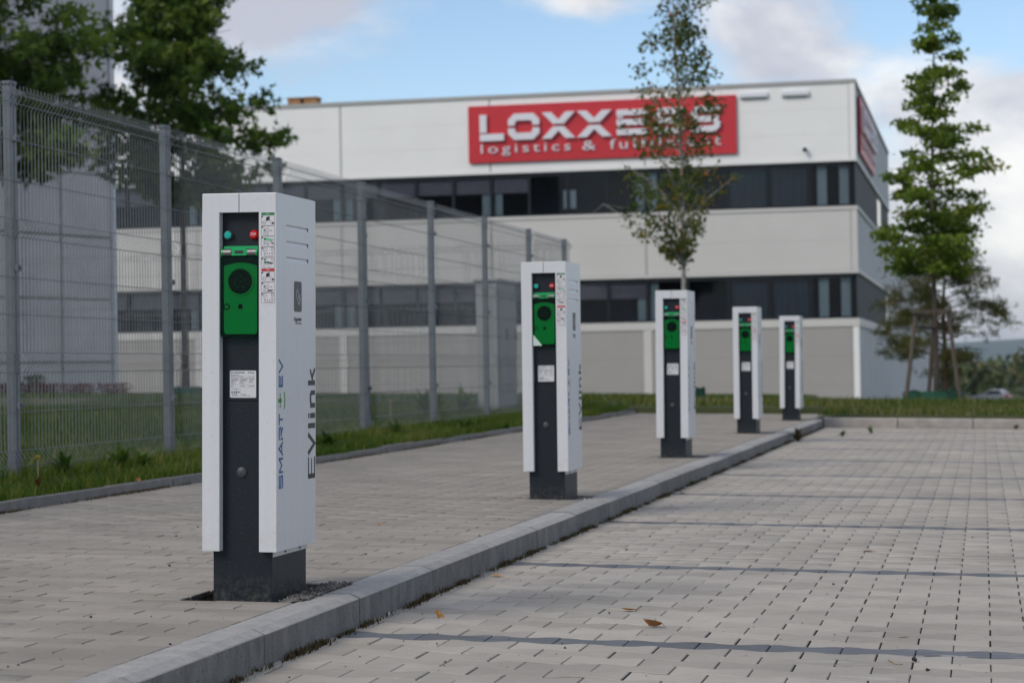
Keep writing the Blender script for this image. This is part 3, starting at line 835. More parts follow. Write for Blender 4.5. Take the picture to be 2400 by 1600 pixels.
# ---------------------------------------------------------------- wire mesh fence
FX, FS, FP, FH = -5.85, 11.93, 2.52, 2.46
FZ = z_ground(-5.9, 12)
def fence_panel_mesh():
    b = MB(); folds = [2.345, 1.545, .715, .115]; HZ = [2.375, 2.315, 2.085, 1.835, 1.60, 1.49, 1.24, 1.01, .775, .655, .41, .175, .075]
    prof = [(0, .02)]
    for z in sorted(folds):
        prof += [(0, z - .06), (.045, z), (0, z + .06)]
    prof += [(0, 2.43)]
    for i in range(50):
        y = .035 + i * .05
        b.tube([(x, y, z) for x, z in prof], .0027, 4, cap=False)
    for z in HZ:
        b.tube([(-.006, 0.0, z), (-.006, 2.52, z)], .0036, 4)
    return b.mesh('mesh_panel', fix=False)
def fence():
    root = empty('wire_fence', (FX, FS, FZ))
    pm = fence_panel_mesh(); pm.materials.append(MATS['galv_wire'])
    b = MB(); b.box(-.03, .03, -.04, .04, -.2, FH - .03); postm = b.mesh('post', bevel=.006, segs=1); postm.materials.append(MATS['galv'])
    b = MB(); b.box(-.034, .034, -.044, .044, FH - .03, FH - .005); capm = b.mesh('cap', bevel=.006, segs=1); capm.materials.append(MATS['galv'])
    b = MB(); b.box(.031, .052, -.03, .03, -.02, .02); b.lathe([(.008, 0), (.008, .01)], 8, Matrix.Translation((.052, 0, 0)) @ Matrix.Rotation(R(90), 4, 'Y')); clm = b.mesh('clamp', bevel=.002, segs=1); clm.materials.append(MATS['galv'])
    def post(x, y, rz=0, h=0):
        p = bpy.data.objects.new('post', postm); C.objects.link(p); p.parent = root; p.location = (x, y, h); p.rotation_euler = (random.gauss(0, .003), random.gauss(0, .003), rz)
        q = bpy.data.objects.new('cap', capm); C.objects.link(q); q.parent = p
        for z in (2.1, 1.3, .45):
            q = bpy.data.objects.new('clamp', clm); C.objects.link(q); q.parent = p; q.location = (0, 0, z)
    def panel(x, y, rz=0, zz=0):
        p = bpy.data.objects.new('mesh_panel', pm); C.objects.link(p); p.parent = root; p.location = (x, y, zz); p.rotation_euler = (0, random.gauss(0, .002), rz)
    for i in range(-2, 8):
        post(0, i * FP - (.12 if i == 7 else 0), 0, 0)
        if i < 7: panel(.052, i * FP)
    post(0, 3 * FP - .10, 0, -.17)
    # return run to the left at the far corner
    yc = 7 * FP - .12
    for x in (-11.9,):
        post(x, yc + .1, R(90))
    for i in range(0, 5):
        panel(-i * FP, yc - .05, R(90))
    tag(root, 'grey welded wire mesh fence with square posts along the grass strip', 'fence')
fence()

def cabinet():
    P = at_depth(1119, 960, 28.5); z = z_ground(P.x, P.y)
    root = empty('utility_cabinet', (P.x, P.y, z)); root.rotation_euler = (0, 0, 0)
    w, d, h = .30, 1.15, 1.78
    b = MB(); b.box(0, w, 0, d, -.2, h); b.build('body', 'cabinet', root, bevel=.01, segs=1)
    b = MB(); b.box(-.03, w + .03, -.03, d + .03, h + .001, h + .05); b.build('roof', 'cabinet', root, bevel=.012, segs=1)
    for y0, y1 in ((.04, .56), (.59, 1.11)):
        b = MB(); b.box(w + .001, w + .015, y0, y1, .3, h - .08); dd = b.build('door', 'cabinet', root, bevel=.004, segs=1)
        b = MB(); b.box(w + .016, w + .03, y1 - .1, y1 - .06, 1.0, 1.15); b.build('handle', 'ch_grey', dd)
    tag(root, 'grey utility cabinet standing behind the wire fence near its far end', 'cabinet')
cabinet()

# ---------------------------------------------------------------- vegetation
LEAF_MAPLE = ([(0, 0, 0), (-.32, .18, .04), (-.62, .62, -.02), (-.12, .42, .03), (0, 1.05, -.03), (.12, .42, .03), (.62, .62, -.02), (.32, .18, .04)], [(0, 3, 2, 1), (0, 5, 4, 3), (0, 7, 6, 5)])
LEAF_OVAL = ([(0, 0, 0), (.30, .45, .05), (0, 1, -.02), (-.30, .45, .05)], [(0, 1, 2, 3)])
NEEDLES = ([(0, 0, 0)] + [p for k in range(7) for p in ((.32 * math.cos(k * .9), .32 * math.sin(k * .9), .25 + .1 * (k % 3)), (.32 * math.cos(k * .9) + .05, .32 * math.sin(k * .9) + .05, .23 + .1 * (k % 3)))],
           [(0, 1 + 2 * k, 2 + 2 * k) for k in range(7)])

def envelope(tab, Y, xt, tilt_px=0):
    """tab rows (y_px, x_left_px, x_right_px) at depth Y -> arrays z, rl, rr (metres from trunk)"""
    z = []; rl = []; rr = []
    k = Y / 4900.0
    for y, xl, xr in tab:
        yh = 858 - .0165 * ((xl + xr) / 2 - 1200); z.append((yh - y) * k + CAM_H); xc = xt - .0165 * (yh - y) + tilt_px * 0
        rl.append(max(.04, (xc - xl) * k)); rr.append(max(.04, (xr - xc) * k))
    o = np.argsort(z); return np.array(z)[o], np.array(rl)[o], np.array(rr)[o]

def tree(name, label, base, env, trunk_r, bark, leafm, leaf, n_br, n_leaf, lsize, droop=0.0, rise=.55, seed=1, clump=.16, group=None, first=None, ltilt=1.5, twig=3, gap=0.0, flat=.6, spr=1.0, lenf=(.68, 1.05), upw=.92):
    rng = np.random.default_rng(seed); rnd = random.Random(seed)
    z, rl, rr = env; top = z[-1]; h0 = base.z
    root = empty(name, base)
    lean = Vector((rnd.gauss(0, .03), rnd.gauss(0, .03), 0))
    def axis(zz): 
        t = (zz - h0) / (top - h0); return Vector((base.x, base.y, zz)) + lean * (t * t) * 2 + Vector((math.sin(t * 7 + seed) * .05, math.cos(t * 6) * .05, 0)) * t
    tb = MB(); zs = [h0 - .15 + (top - h0 + .1) * i / 14 for i in range(15)]
    tb.tube([axis(q) - base for q in zs], [max(.008, trunk_r * (1.25 if i == 0 else 1) * (1 - .93 * (i / 14) ** .9)) for i in range(15)], 9)
    z_first = first if first is not None else z[0]
    tips = []
    for i in range(n_br):
        u = (i + rnd.random()) / n_br; ze = z[0] + (top - z[0]) * (u ** upw)
        az = i * 2.399 + rnd.uniform(-.4, .4); ca = math.cos(az)
        R_ = np.interp(ze, z, rr) if ca > 0 else np.interp(ze, z, rl)
        # blend left/right reach with front/back
        Rm = .5 * (np.interp(ze, z, rr) + np.interp(ze, z, rl)); Rr = abs(ca) * R_ + (1 - abs(ca)) * Rm
        L = Rr * rnd.uniform(*lenf); dirv = r0 * ca + f0 * math.sin(az)
        zs_ = max(z_first - .1, ze - L * rise); a = axis(zs_); e = axis(ze) + dirv * L; e.z = ze - droop * L * rnd.random()
        mid = a.lerp(e, .5) + Vector((0, 0, L * .10)) + Vector((rnd.gauss(0, .05), rnd.gauss(0, .05), 0)) * L
        t = (zs_ - h0) / (top - h0); r1 = max(.006, trunk_r * .42 * (1 - t * .85))
        tb.tube([a - base, mid - base, e - base], [r1, r1 * .6, .004], 5, cap=False)
        for k in range(twig + int(L * 3)):
            q = rnd.uniform(.28, 1.0); p = (a.lerp(mid, q * 2) if q < .5 else mid.lerp(e, q * 2 - 1)); spread = (.12 + .30 * L * (1 - .4 * q)) * spr
            p2 = p + Vector((rnd.gauss(0, 1), rnd.gauss(0, 1), rnd.gauss(0, flat))) * spread * .55
            tips.append(p2)
            if rnd.random() < .5: tb.tube([p - base, p2 - base], [.006, .003], 3, cap=False)
    tb.build('trunk', bark, root, fix=False, smooth=True)
    tips = [p for p in tips if rnd.random() > gap]
    T = np.array([tuple(p - base) for p in tips]); cl = rng.integers(0, len(T), n_leaf)
    crnd = rng.normal(.5, .16, len(T))
    pos = T[cl] + rng.normal(0, 1, (n_leaf, 3)) * np.array([clump, clump, clump * max(.25, min(.65, flat * 1.2))])
    # keep inside the envelope
    zc = pos[:, 2] + h0; xc = pos[:, 0] * r0.x + pos[:, 1] * r0.y
    ok = (xc < np.interp(zc, z, rr) * 1.15 + .05) & (xc > -np.interp(zc, z, rl) * 1.15 - .05) & (zc < top + .2) & (zc > z[0] - .15)
    pos = pos[ok]; cl = cl[ok]; n = len(pos)
    me = replicate('crown', leaf[0], leaf[1], pos, rand_rot(n, ltilt, rng), rng.uniform(.65, 1.25, n) * lsize, np.clip(crnd[cl] + rng.normal(0, .17, n), 0, 1))
    link('crown', me, leafm, root)
    tag(root, label, 'tree', group)
    return root

def P_on_ground(x, Y):
    p = at_depth(x, 860, Y); return Vector((p.x, p.y, z_ground(p.x, p.y)))

MB1 = P_on_ground(-70, 42); MB2 = P_on_ground(434, 45)
tree('maple_tree', 'dense dark green broadleaf tree cut off by the left picture edge', MB1,
     envelope([(400, -250, 150), (385, -320, 275), (330, -330, 275), (280, -340, 240), (230, -340, 225), (180, -350, 235), (130, -350, 262), (60, -330, 255), (0, -300, 225), (-100, -250, 150), (-220, -120, 40)], 42, -66),
     .10, 'bark_grey', 'maple', LEAF_MAPLE, 60, 12000, .20, droop=.1, rise=.5, seed=3, clump=.19, gap=.42, lenf=(.7, 1.15), group='broadleaf trees behind the fence')
tree('maple_tree', 'dense green broadleaf tree behind the fence left of the nearest charging post', MB2,
     envelope([(470, 380, 500), (430, 300, 560), (400, 245, 590), (350, 240, 650), (325, 240, 660), (300, 250, 640), (260, 238, 610), (200, 252, 612), (150, 272, 616), (100, 275, 560), (50, 282, 535), (0, 305, 540), (-60, 330, 520), (-150, 390, 460)], 45, 434),
     .095, 'bark_grey', 'maple', LEAF_MAPLE, 56, 10500, .20, droop=.14, rise=.45, seed=11, clump=.19, gap=.42, lenf=(.72, 1.2), group='broadleaf trees behind the fence')
BIR = P_on_ground(1606, 36)
tree('birch_tree', 'young birch with pale trunk and yellowing leaves in front of the sign', BIR,
     envelope([(610, 1580, 1612), (570, 1535, 1622), (530, 1485, 1645), (490, 1445, 1645), (440, 1400, 1690), (390, 1425, 1720), (340, 1452, 1700), (290, 1478, 1682), (240, 1492, 1680), (190, 1492, 1680), (150, 1495, 1655), (100, 1520, 1648), (50, 1540, 1660), (0, 1560, 1668), (-60, 1572, 1640), (-140, 1590, 1612)], 36, 1606),
     .055, 'bark_birch', 'birch', LEAF_OVAL, 58, 6200, .090, droop=.12, rise=1.0, seed=5, clump=.10, gap=.2, spr=.85, lenf=(.85, 1.3))
RT = P_on_ground(2194, 35.5)
tree('hornbeam_tree', 'young green tree with layered branches held by wooden stakes at right', RT,
     envelope([(640, 2110, 2270), (615, 2070, 2320), (575, 2065, 2350), (520, 2075, 2325), (480, 2080, 2312), (420, 2085, 2300), (380, 2090, 2350), (340, 2100, 2296), (300, 2105, 2290), (260, 2108, 2276), (200, 2128, 2258), (150, 2158, 2245), (100, 2150, 2240), (50, 2168, 2240), (0, 2155, 2245), (-60, 2165, 2225), (-150, 2186, 2204)], 35.5, 2194),
     .055, 'bark_grey', 'hornbeam', LEAF_OVAL, 66, 13000, .105, droop=.03, rise=.22, seed=21, clump=.105, gap=.25, spr=.8, lenf=(.65, 1.18), upw=1.3, flat=.3)
PN = P_on_ground(2216, 37.5)
tree('pine_tree', 'sparse brownish pine spreading low behind the staked tree', PN,
     envelope([(880, 2170, 2270), (830, 2080, 2340), (790, 2020, 2380), (750, 2015, 2398), (700, 2030, 2350), (650, 2070, 2340), (600, 2120, 2310), (540, 2180, 2250), (500, 2205, 2225)], 37.5, 2216),
     .06, 'bark_pine', 'pine', NEEDLES, 40, 4600, .20, droop=.0, rise=.10, seed=8, clump=.12, gap=.35, flat=.35)

def wrap_ring(P, rad, h, label, n=16):
    root = empty('tree_surround', P); b = MB(); outer = []
    pts = []
    for k in range(n):
        a = 2 * math.pi * k / n; r = rad * (1 + .06 * math.sin(3 * a + P.x)); pts.append((r * math.cos(a), r * math.sin(a)))
    vs = []; fs = []
    for k, (x, y) in enumerate(pts):
        t = h * (1 + .12 * math.sin(k * 2.3)); vs += [(x, y, -.1), (x, y, t), (x * .97, y * .97, t), (x * .97, y * .97, -.1)]
    for k in range(n):
        j = (k + 1) % n
        for q in range(3): fs.append((4 * k + q, 4 * j + q, 4 * j + q + 1, 4 * k + q + 1))
    b.add(vs, fs); b.build('fabric_band', 'greenwrap', root)
    b = MB(); b.add([(x * .96, y * .96, .05) for x, y in pts], [tuple(range(n))]); b.build('mulch', 'mulch', root, fix=False)
    tag(root, label, 'tree surround', 'green fabric rings round the young trees')
wrap_ring(P_on_ground(1592, 35.9) , .42, .27, 'green fabric ring round the birch foot, partly behind a charging post')
wrap_ring(P_on_ground(2190, 35.6), .52, .23, 'green fabric ring round the foot of the staked tree')
wrap_ring(MB2, .40, .25, 'green fabric ring at the foot of the broadleaf tree behind the fence')

def stakes():
    Y = 35.3
    root = empty('tree_stakes', P_on_ground(2190, Y)); O = root.location.copy()
    def pt(x, y, dY=0): return at_depth(x, y, Y + dY) - O
    for (a, c, dy) in (((2124, 930), (2148, 726), -.25), ((2250, 940), (2222, 728), -.1), ((2176, 935), (2190, 735), .55)):
        b = MB(); b.tube([pt(*a, dy), pt(*c, dy * .5)], [.04, .036], 8); b.build('stake', 'stake', root, smooth=True, angle=.7)
    for (a, c, dA, dC) in (((2138, 731), (2228, 727), -.2, -.12), ((2226, 730), (2186, 738), -.03, .33), ((2146, 738), (2194, 742), -.05, .33)):
        b = MB(); p, q = pt(*a, dA), pt(*c, dC); b.tube([p, q], .035, 4); b.build('crossbar', 'stake', root)
    b = MB(); b.tube([pt(2147, 766, -.15), pt(2196, 770, .2), pt(2232, 765, -.1)], .018, 6); b.build('strap', 'strap', root)
    tag(root, 'wooden tripod of tree stakes with a top crossbar around the young tree', 'tree stakes')
stakes()

def blades(n, c0, c1, s0, s1, h, w, zf, density_fn=None, seed=0, hvar=.4, lean=.45):
    rng = np.random.default_rng(seed)
    c = rng.uniform(c0, c1, n); s = rng.uniform(s0, s1, n)
    if density_fn is not None:
        k = rng.uniform(0, 1, n) < density_fn(c, s); c, s = c[k], s[k]; n = len(c)
    z = np.array([zf(a, b) for a, b in zip(c, s)])
    tv = [(-.5, 0, -.05), (.5, 0, -.05), (.36, .16, .55), (-.36, .16, .55), (.04, .48, 1.0), (-.04, .48, 1.0)]; tf = [(0, 1, 2, 3), (3, 2, 4, 5)]
    az = rng.uniform(0, 2 * math.pi, n); Rm = np.zeros((n, 3, 3)); Rm[:, 0, 0] = np.cos(az); Rm[:, 0, 1] = -np.sin(az); Rm[:, 1, 0] = np.sin(az); Rm[:, 1, 1] = np.cos(az); Rm[:, 2, 2] = 1
    patch = np.sin(c * 2.1 + seed) * np.cos(s * 1.3) * .5 + np.sin(c * .7 + s * .9) * .5
    H = h * (1 + hvar * rng.normal(0, .5, n) + .25 * patch); H = np.maximum(H, h * .3)
    sc = np.stack([np.full(n, w) * rng.uniform(.6, 1.3, n), H * lean * rng.uniform(.3, 1.6, n) * 2, H], 1)
    rn = np.clip(.45 + .22 * patch + rng.normal(0, .24, n), 0, 1)
    return tv, tf, np.stack([c, s, z], 1), Rm, sc, rn

def grass(name, label, *a, **k):
    m = k.pop('mat', 'grass')
    tv, tf, pos, Rm, sc, rn = blades(*a, **k)
    o = link(name, replicate(name, tv, tf, pos, Rm, sc, rn), m); tag(o, label, 'grass', kind='stuff'); return o
grass('grass_strip', 'green grass strip between the garden edging and the wire fence', 85000, EDG - .95, EDG - .055, 5.0, 31.5, .055, .006, z_ground, seed=1, hvar=1.0, lean=.8)
grass('lawn_grass', 'lawn grass behind the wire fence', 80000, -14, -6.1, 10, 34, .08, .011, z_ground, seed=2, mat='lawn')
grass('lawn_grass', 'lawn grass further back towards the buildings', 60000, -34, -6.1, 34, 80.5, .10, .035, z_ground, seed=3, mat='lawn')
grass('verge_grass', 'grassy bank beyond the end of the parking lot', 62000, -7.0, 13, LOT_END + .2, 37, .075, .012, z_ground, seed=4, hvar=.9, mat='verge',
      density_fn=lambda c, s: np.where((c < KF - .1) & (s < WALK_END + .12), 0, np.where((np.hypot(c - RT.x, s - RT.y) < 1.1) & (s > RT.y - .9), .12, 1)))
def mulch_bed():
    n = 28; vs = [(0, 0, .07)]; fs = []
    for k in range(n):
        a = 2 * math.pi * k / n; r = 1.35 * (1 + .15 * math.sin(3 * a) + .06 * math.sin(7 * a)); vs.append((r * math.cos(a), r * .8 * math.sin(a), .015))
    for k in range(n): fs.append((0, k + 1, (k + 1) % n + 1))
    me = bpy.data.meshes.new('mulch_bed'); me.from_pydata(vs, [], fs); me.update(); o = link('mulch_bed', me, 'mulch'); o.location = RT; tag(o, kind='structure')
mulch_bed()

def moss_line():
    rng = np.random.default_rng(5); n = 26000
    s = rng.uniform(2.5, LOT_END, n); c = KF + .012 + np.abs(rng.normal(0, .012, n)) ; k = (np.sin(s * 9) + np.sin(s * 23 + 1) + np.sin(s * 4.1)) * .33
    keep = rng.uniform(-.9, 1, n) < k * 1.2 - .15; s, c, k = s[keep], c[keep], k[keep]; n = len(s)
    tv, tf = [(-.5, 0, -.1), (.5, 0, -.1), (.3, .4, .6), (-.2, .6, 1)], [(0, 1, 2, 3)]
    az = rng.uniform(0, 2 * math.pi, n); Rm = np.zeros((n, 3, 3)); Rm[:, 0, 0] = np.cos(az); Rm[:, 0, 1] = -np.sin(az); Rm[:, 1, 0] = np.sin(az); Rm[:, 1, 1] = np.cos(az); Rm[:, 2, 2] = 1
    H = .012 + .014 * np.maximum(k, 0) + rng.exponential(.003, n); sc = np.stack([rng.uniform(.003, .008, n), H, H], 1)
    o = link('kerb_moss', replicate('kerb_moss', tv, tf, np.stack([c, s, z_lot(KF) * np.ones(n) - .004], 1), Rm, sc, np.clip(rng.normal(.45, .25, n), 0, 1)), 'moss')
    tag(o, 'brownish moss and dirt along the foot of the kerb', 'moss', kind='stuff')
    # thin dirt along edging foot
    n = 9000; s = rng.uniform(6, 30, n); c = EDG + .004 + np.abs(rng.normal(0, .02, n)); keep = rng.uniform(0, 1, n) < .5 + .5 * np.sin(s * 2.7); s, c = s[keep], c[keep]; n = len(s)
    az = rng.uniform(0, 2 * math.pi, n); Rm = np.zeros((n, 3, 3)); Rm[:, 0, 0] = np.cos(az); Rm[:, 0, 1] = -np.sin(az); Rm[:, 1, 0] = np.sin(az); Rm[:, 1, 1] = np.cos(az); Rm[:, 2, 2] = 1
    sc = np.stack([rng.uniform(.006, .014, n), rng.uniform(.006, .02, n), rng.uniform(.004, .016, n)], 1)
    o = link('edging_moss', replicate('edging_moss', tv, tf, np.stack([c, s, z_walk(EDG) * np.ones(n)], 1), Rm, sc, np.clip(rng.normal(.5, .25, n), 0, 1)), 'moss')
    tag(o, 'dry brown moss along the foot of the garden edging', 'moss', kind='stuff')
moss_line()

def far_things():
    # wood far behind: one mass
    rng = np.random.default_rng(9); pos = []; rn = []
    for i in range(330):
        az = rng.uniform(-.30, .62); d = rng.uniform(265, 420); x = math.sin(az) * d; y = math.cos(az) * d; zb = z_ground(x, y); H = rng.uniform(4.2, 6.6); r = rng.uniform(1.5, 2.8); tone = rng.normal(.5, .2)
        m = 110; th = rng.uniform(0, 2 * math.pi, m); u = rng.uniform(0, 1, m) ** .5; hz = rng.uniform(.0, 1, m); rr = r * u * (1.1 - .75 * hz)
        pos.append(np.stack([x + rr * np.cos(th), y + rr * np.sin(th), zb + H * hz], 1)); rn.append(np.clip(tone + (hz - .5) * .35 + rng.normal(0, .1, m), 0, 1))
    pos = np.concatenate(pos); rn = np.concatenate(rn); n = len(pos)
    o = link('far_wood', replicate('far_wood', LEAF_OVAL[0], LEAF_OVAL[1], pos, rand_rot(n, 1.6, rng), rng.uniform(.7, 1.7, n), rn), 'wood_far')
    tag(o, 'distant green and yellowish wood beyond the parked car', 'wood', kind='stuff')
    # hills at the horizon
    vs = []; fs = []; n = 80
    for i in range(n):
        az = -.9 + 1.8 * i / (n - 1); x = math.sin(az); y = math.cos(az)
        hgt = 46 + 12 * math.sin(az * 5 + 1) + 9 * math.sin(az * 13) + 4 * math.sin(az * 31)
        for d, z in ((5200, -12), (6000, hgt * .55), (6800, hgt), (8500, hgt * .7), (9800, -12)): vs.append((x * d, y * d, z))
    for i in range(n - 1):
        for k in range(4): fs.append((i * 5 + k, i * 5 + k + 1, (i + 1) * 5 + k + 1, (i + 1) * 5 + k))
    me = bpy.data.meshes.new('hills'); me.from_pydata(vs, [], fs); me.update(); tag(link('hills', me, 'hill'), kind='structure')
far_things()

def car():
    P = at_depth(2322, 930, 215); z = z_ground(P.x, P.y); root = empty('parked_car', (P.x, P.y, z)); root.rotation_euler = (0, 0, R(180 - 14))
    # local +x forward
    L = 4.1; prof = [(0, .35), (.05, .75), (.25, .95), (.62, 1.38), (1.0, 1.46), (1.9, 1.46), (2.75, 1.0), (3.85, .82), (4.08, .62), (4.1, .3), (3.6, .22), (.3, .22)]
    vs = []; n = len(prof)
    for y, k in ((-.86, .96), (-.80, 1), (.80, 1), (.86, .96)):
        for x, zz_ in prof:
            yy = y * (1 - .16 * max(0, zz_ - .9) / .55); vs.append(((x - L / 2) * k, yy, zz_ if zz_ < .9 else .9 + (zz_ - .9) * (1 if abs(y) < .83 else .97)))
    fs = [tuple(range(n)), tuple(range(4 * n - 1, 3 * n - 1, -1))]
    for r in range(3):
        for i in range(n): fs.append((r * n + i, (r + 1) * n + i, (r + 1) * n + (i + 1) % n, r * n + (i + 1) % n))
    b = MB(); b.add(vs, fs); b.build('body', 'car_silver', root, bevel=.02)
    for sg in (-1, 1):
        b = MB(); q = [(.72, 1.0), (.95, 1.34), (1.9, 1.35), (2.55, 1.0)]
        b.prism([(x - L / 2, zz_) for x, zz_ in q], sg * .80, sg * .835, 'y'); b.build('window', 'car_glass', root)
        b = MB(); b.prism([(-.02 - L / 2, .60), (.30 - L / 2, .68), (.36 - L / 2, .95), (.06 - L / 2, .95)], sg * .50, sg * .885, 'y'); b.build('tail_light', 'taillight', root)
        for x in (.78, 3.28):
            Mx = Matrix.Translation((x - L / 2, sg * .78, .31)) @ Matrix.Rotation(R(90), 4, 'X')
            b = MB(); b.lathe([(.2, -.1), (.31, -.09), (.31, .09), (.2, .1)], 20, Mx); w = b.build('wheel', 'tyre', root)
            b = MB(); b.lathe([(.19, -.112), (.19, .112)], 14, Mx); b.build('rim', 'rim', w)
    b = MB(); b.prism([(.27 - L / 2, .98), (.58 - L / 2, 1.33), (.60 - L / 2, 1.36), (.24 - L / 2, 1.0)], -.6, .6, 'y'); b.build('rear_window', 'car_glass', root)
    b = MB(); b.box(-.04 - L / 2, .08 - L / 2, -.72, .72, .38, .58); b.build('bumper', 'car_silver', root, bevel=.02)
    tag(root, 'silver car with red tail light parked far off at the right', 'car')
car()

# low shrubs at the foot of the tower
def leafy(name, label, P, rx, ry, h, n, size, m, cat='shrub', group=None, seed=0, stems=6):
    rng = np.random.default_rng(seed); root = empty(name, P)
    p = rng.normal(0, .45, (n, 3)); p[:, 0] = np.clip(p[:, 0], -1, 1) * rx; p[:, 1] = np.clip(p[:, 1], -1, 1) * ry; p[:, 2] = np.abs(np.clip(p[:, 2] * 1.2 + .45, .02, 1.05)) * h
    link('foliage', replicate('foliage', LEAF_OVAL[0], LEAF_OVAL[1], p, rand_rot(n, 1.4, rng), rng.uniform(.6, 1.3, n) * size, np.clip(rng.normal(.5, .22, n), 0, 1)), m, root)
    b = MB()
    for k in range(stems):
        a = rng.uniform(0, 6.28); b.tube([(0.1 * rx * math.cos(a), .1 * ry * math.sin(a), -.05), (.6 * rx * math.cos(a), .6 * ry * math.sin(a), h * .7)], [.012, .006], 4)
    b.build('stem', 'bark_grey', root, fix=False); tag(root, label, cat, group); return root
for i, (x, lab) in enumerate(((20, 'leftmost'), (105, 'second from the left'), (185, 'third from the left'), (262, 'rightmost'))):
    leafy('barberry_shrub', 'low dark red shrub by the grey tower, %s of the row' % lab, P_on_ground(x, 50.5), .50, .4, .30, 900, .07, 'barberry', group='red shrubs along the tower', seed=30 + i)
leafy('dark_shrub', 'dark rounded shrub above the red row at far left', P_on_ground(82, 51.5), .32, .4, .48, 700, .08, 'maple', seed=41)

# ---------------------------------------------------------------- weeds, flowers, fallen leaves, litter
def weed(label, P, n, length, width, m='weed', seed=0, upright=.5, name='weed_plant', group=None):
    rng = np.random.default_rng(seed); length *= .75; n = int(n * 1.5); root = empty(name, P)
    tv = [(0, 0, 0), (.35, .3, .10), (.5, .6, .14), (0, 1, .05), (-.5, .6, .14), (-.35, .3, .10)]; tf = [(0, 1, 5), (1, 2, 4, 5), (2, 3, 4)]
    b = MB(); Rn = []
    for k in range(n):
        az = rng.uniform(0, 2 * math.pi); ti = rng.normal(upright * .8, .35); l = length * rng.uniform(.6, 1.2)
        Mx = Matrix.Rotation(az, 4, 'Z') @ Matrix.Rotation(ti, 4, 'X'); b.add([tuple(Mx @ Vector((x * width, y * l, z * l))) for x, y, z in tv], tf); Rn += [min(1, max(0, rng.normal(.5, .25)))] * 3
    me = b.mesh('leaves', fix=False); a = me.attributes.new('rnd', 'FLOAT', 'FACE'); a.data.foreach_set('value', np.array(Rn, np.float32)); link('leaves', me, m, root)
    b = MB(); b.tube([(0, 0, -.03), (0, 0, length * .3)], [.004, .002], 5); b.build('stem', 'stick', root, fix=False)
    tag(root, label, 'weed', group); return root
def on_plane(x, y, zf, it=6):
    d = ray(x, y); t = 10.0; o = Vector((0, 0, CAM_H)); z = 0
    for _ in range(it):
        t = (z - CAM_H) / d.z; p = o + d * t; z = zf(p.x, p.y)
    return Vector((p.x, p.y, z))
zg = lambda c, s: z_ground(c, s); zl = lambda c, s: z_lot(c); zw = lambda c, s: z_walk(c)
def strip_pt(x, c): # point on the grass strip at lateral offset c seen at pixel column x
    d = ray(x, 1000); t = c / d.x; s = d.y * t; return Vector((c, s, z_ground(c, s)))
weed('reddish dock weed in the grass strip at far left', strip_pt(92, -5.42), 9, .15, .03, 'dock_red', 1, 1.0)
weed('broad green weed against the fence between the two nearest posts', strip_pt(150, -5.66), 12, .22, .05, 'weed', 2, 1.0)
weed('leafy green weed by the fence just left of the second post', strip_pt(280, -5.66), 16, .22, .055, 'weed', 3, .9)
weed('bushy weed by the fence closest to the nearest charging post', strip_pt(330, -5.62), 14, .20, .05, 'weed', 4, .8)
weed('broad leafy weed in the grass just right of the nearest charging post', strip_pt(770, -5.55), 16, .24, .06, 'weed', 5, .6)
weed('pale green weed in the grass strip before the fence midway to the second post', strip_pt(930, -5.6), 18, .26, .06, 'weed', 6, .8)
weed('low weed on the strip edge left of the second charging post', strip_pt(1090, -5.5), 14, .24, .06, 'weed', 7, .8)
weed('tall thin weed behind the fence left of the utility cabinet', strip_pt(1000, -6.8), 20, .5, .05, 'weed', 8, 1.2)
weed('tall bushy weed behind the fence nearest the utility cabinet', strip_pt(1085, -6.9), 22, .5, .05, 'weed', 9, 1.15)
weed('green weed tuft rooted in the edging beside the second charging post', strip_pt(1190, -5.22), 8, .12, .03, 'weed', 10, .7)
weed('weed clump at the kerb foot near the far corner of the lot', on_plane(1870, 1035, zl), 26, .22, .03, 'moss', 11, 1.0)
weed('small weed tuft on the lot pavers, the one nearer the kerb', on_plane(1975, 1022, zl), 10, .13, .03, 'weed', 12, .7)
weed('small weed tuft on the lot pavers, the one farther from the kerb', on_plane(2041, 1017, zl), 10, .14, .03, 'weed', 13, 1.0)
weed('dry weed at the corner where the two kerbs meet', on_plane(1953, 997, zl), 18, .16, .03, 'dock_red', 14, .9)
weed('upright weed in front of the end kerb, tallest of them', on_plane(2137, 1000, zl), 16, .26, .03, 'moss', 15, 1.25)
weed('low weed in front of the end kerb right of the tall one', on_plane(2170, 1001, zl), 12, .14, .03, 'weed', 16, 1.0)
weed('thin weed in front of the end kerb below the staked tree', on_plane(2192, 1001, zl), 12, .13, .03, 'weed', 17, 1.0)
weed('small dry weed at the end kerb by the right picture edge', on_plane(2382, 1006, zl), 10, .12, .03, 'moss', 18, .8)
def dandelion(label, P, h):
    root = empty('dandelion', P); b = MB(); b.tube([(0, 0, -.02), (.005, 0, h * .5), (0, .005, h)], .0025, 5); b.build('stem', 'stick', root, fix=False)
    b = MB(); rng = random.Random(3)
    for k in range(26):
        a = k * 2.4; t = .25 + .9 * (k / 26); l = .024; d = Vector((math.cos(a) * math.sin(t), math.sin(a) * math.sin(t), math.cos(t))) * l; q = Vector((-math.sin(a), math.cos(a), 0)) * .005; o_ = Vector((0, .005, h))
        b.add([o_, o_ + d * .6 + q, o_ + d, o_ + d * .6 - q], [(0, 1, 2, 3)])
    b.build('flower', 'petal', root, fix=False); tag(root, label, 'dandelion', 'yellow flowers in the grass')
dandelion('yellow dandelion flower near the foot of the leftmost fence post', strip_pt(86, -5.55), .19)
dandelion('yellow dandelion flower seen through the fence left of the second charging post', strip_pt(915, -6.4), .27)
p_ = P_on_ground(2281, 31.2); dandelion('yellow dandelion flower on the bank at the right', p_, .12)

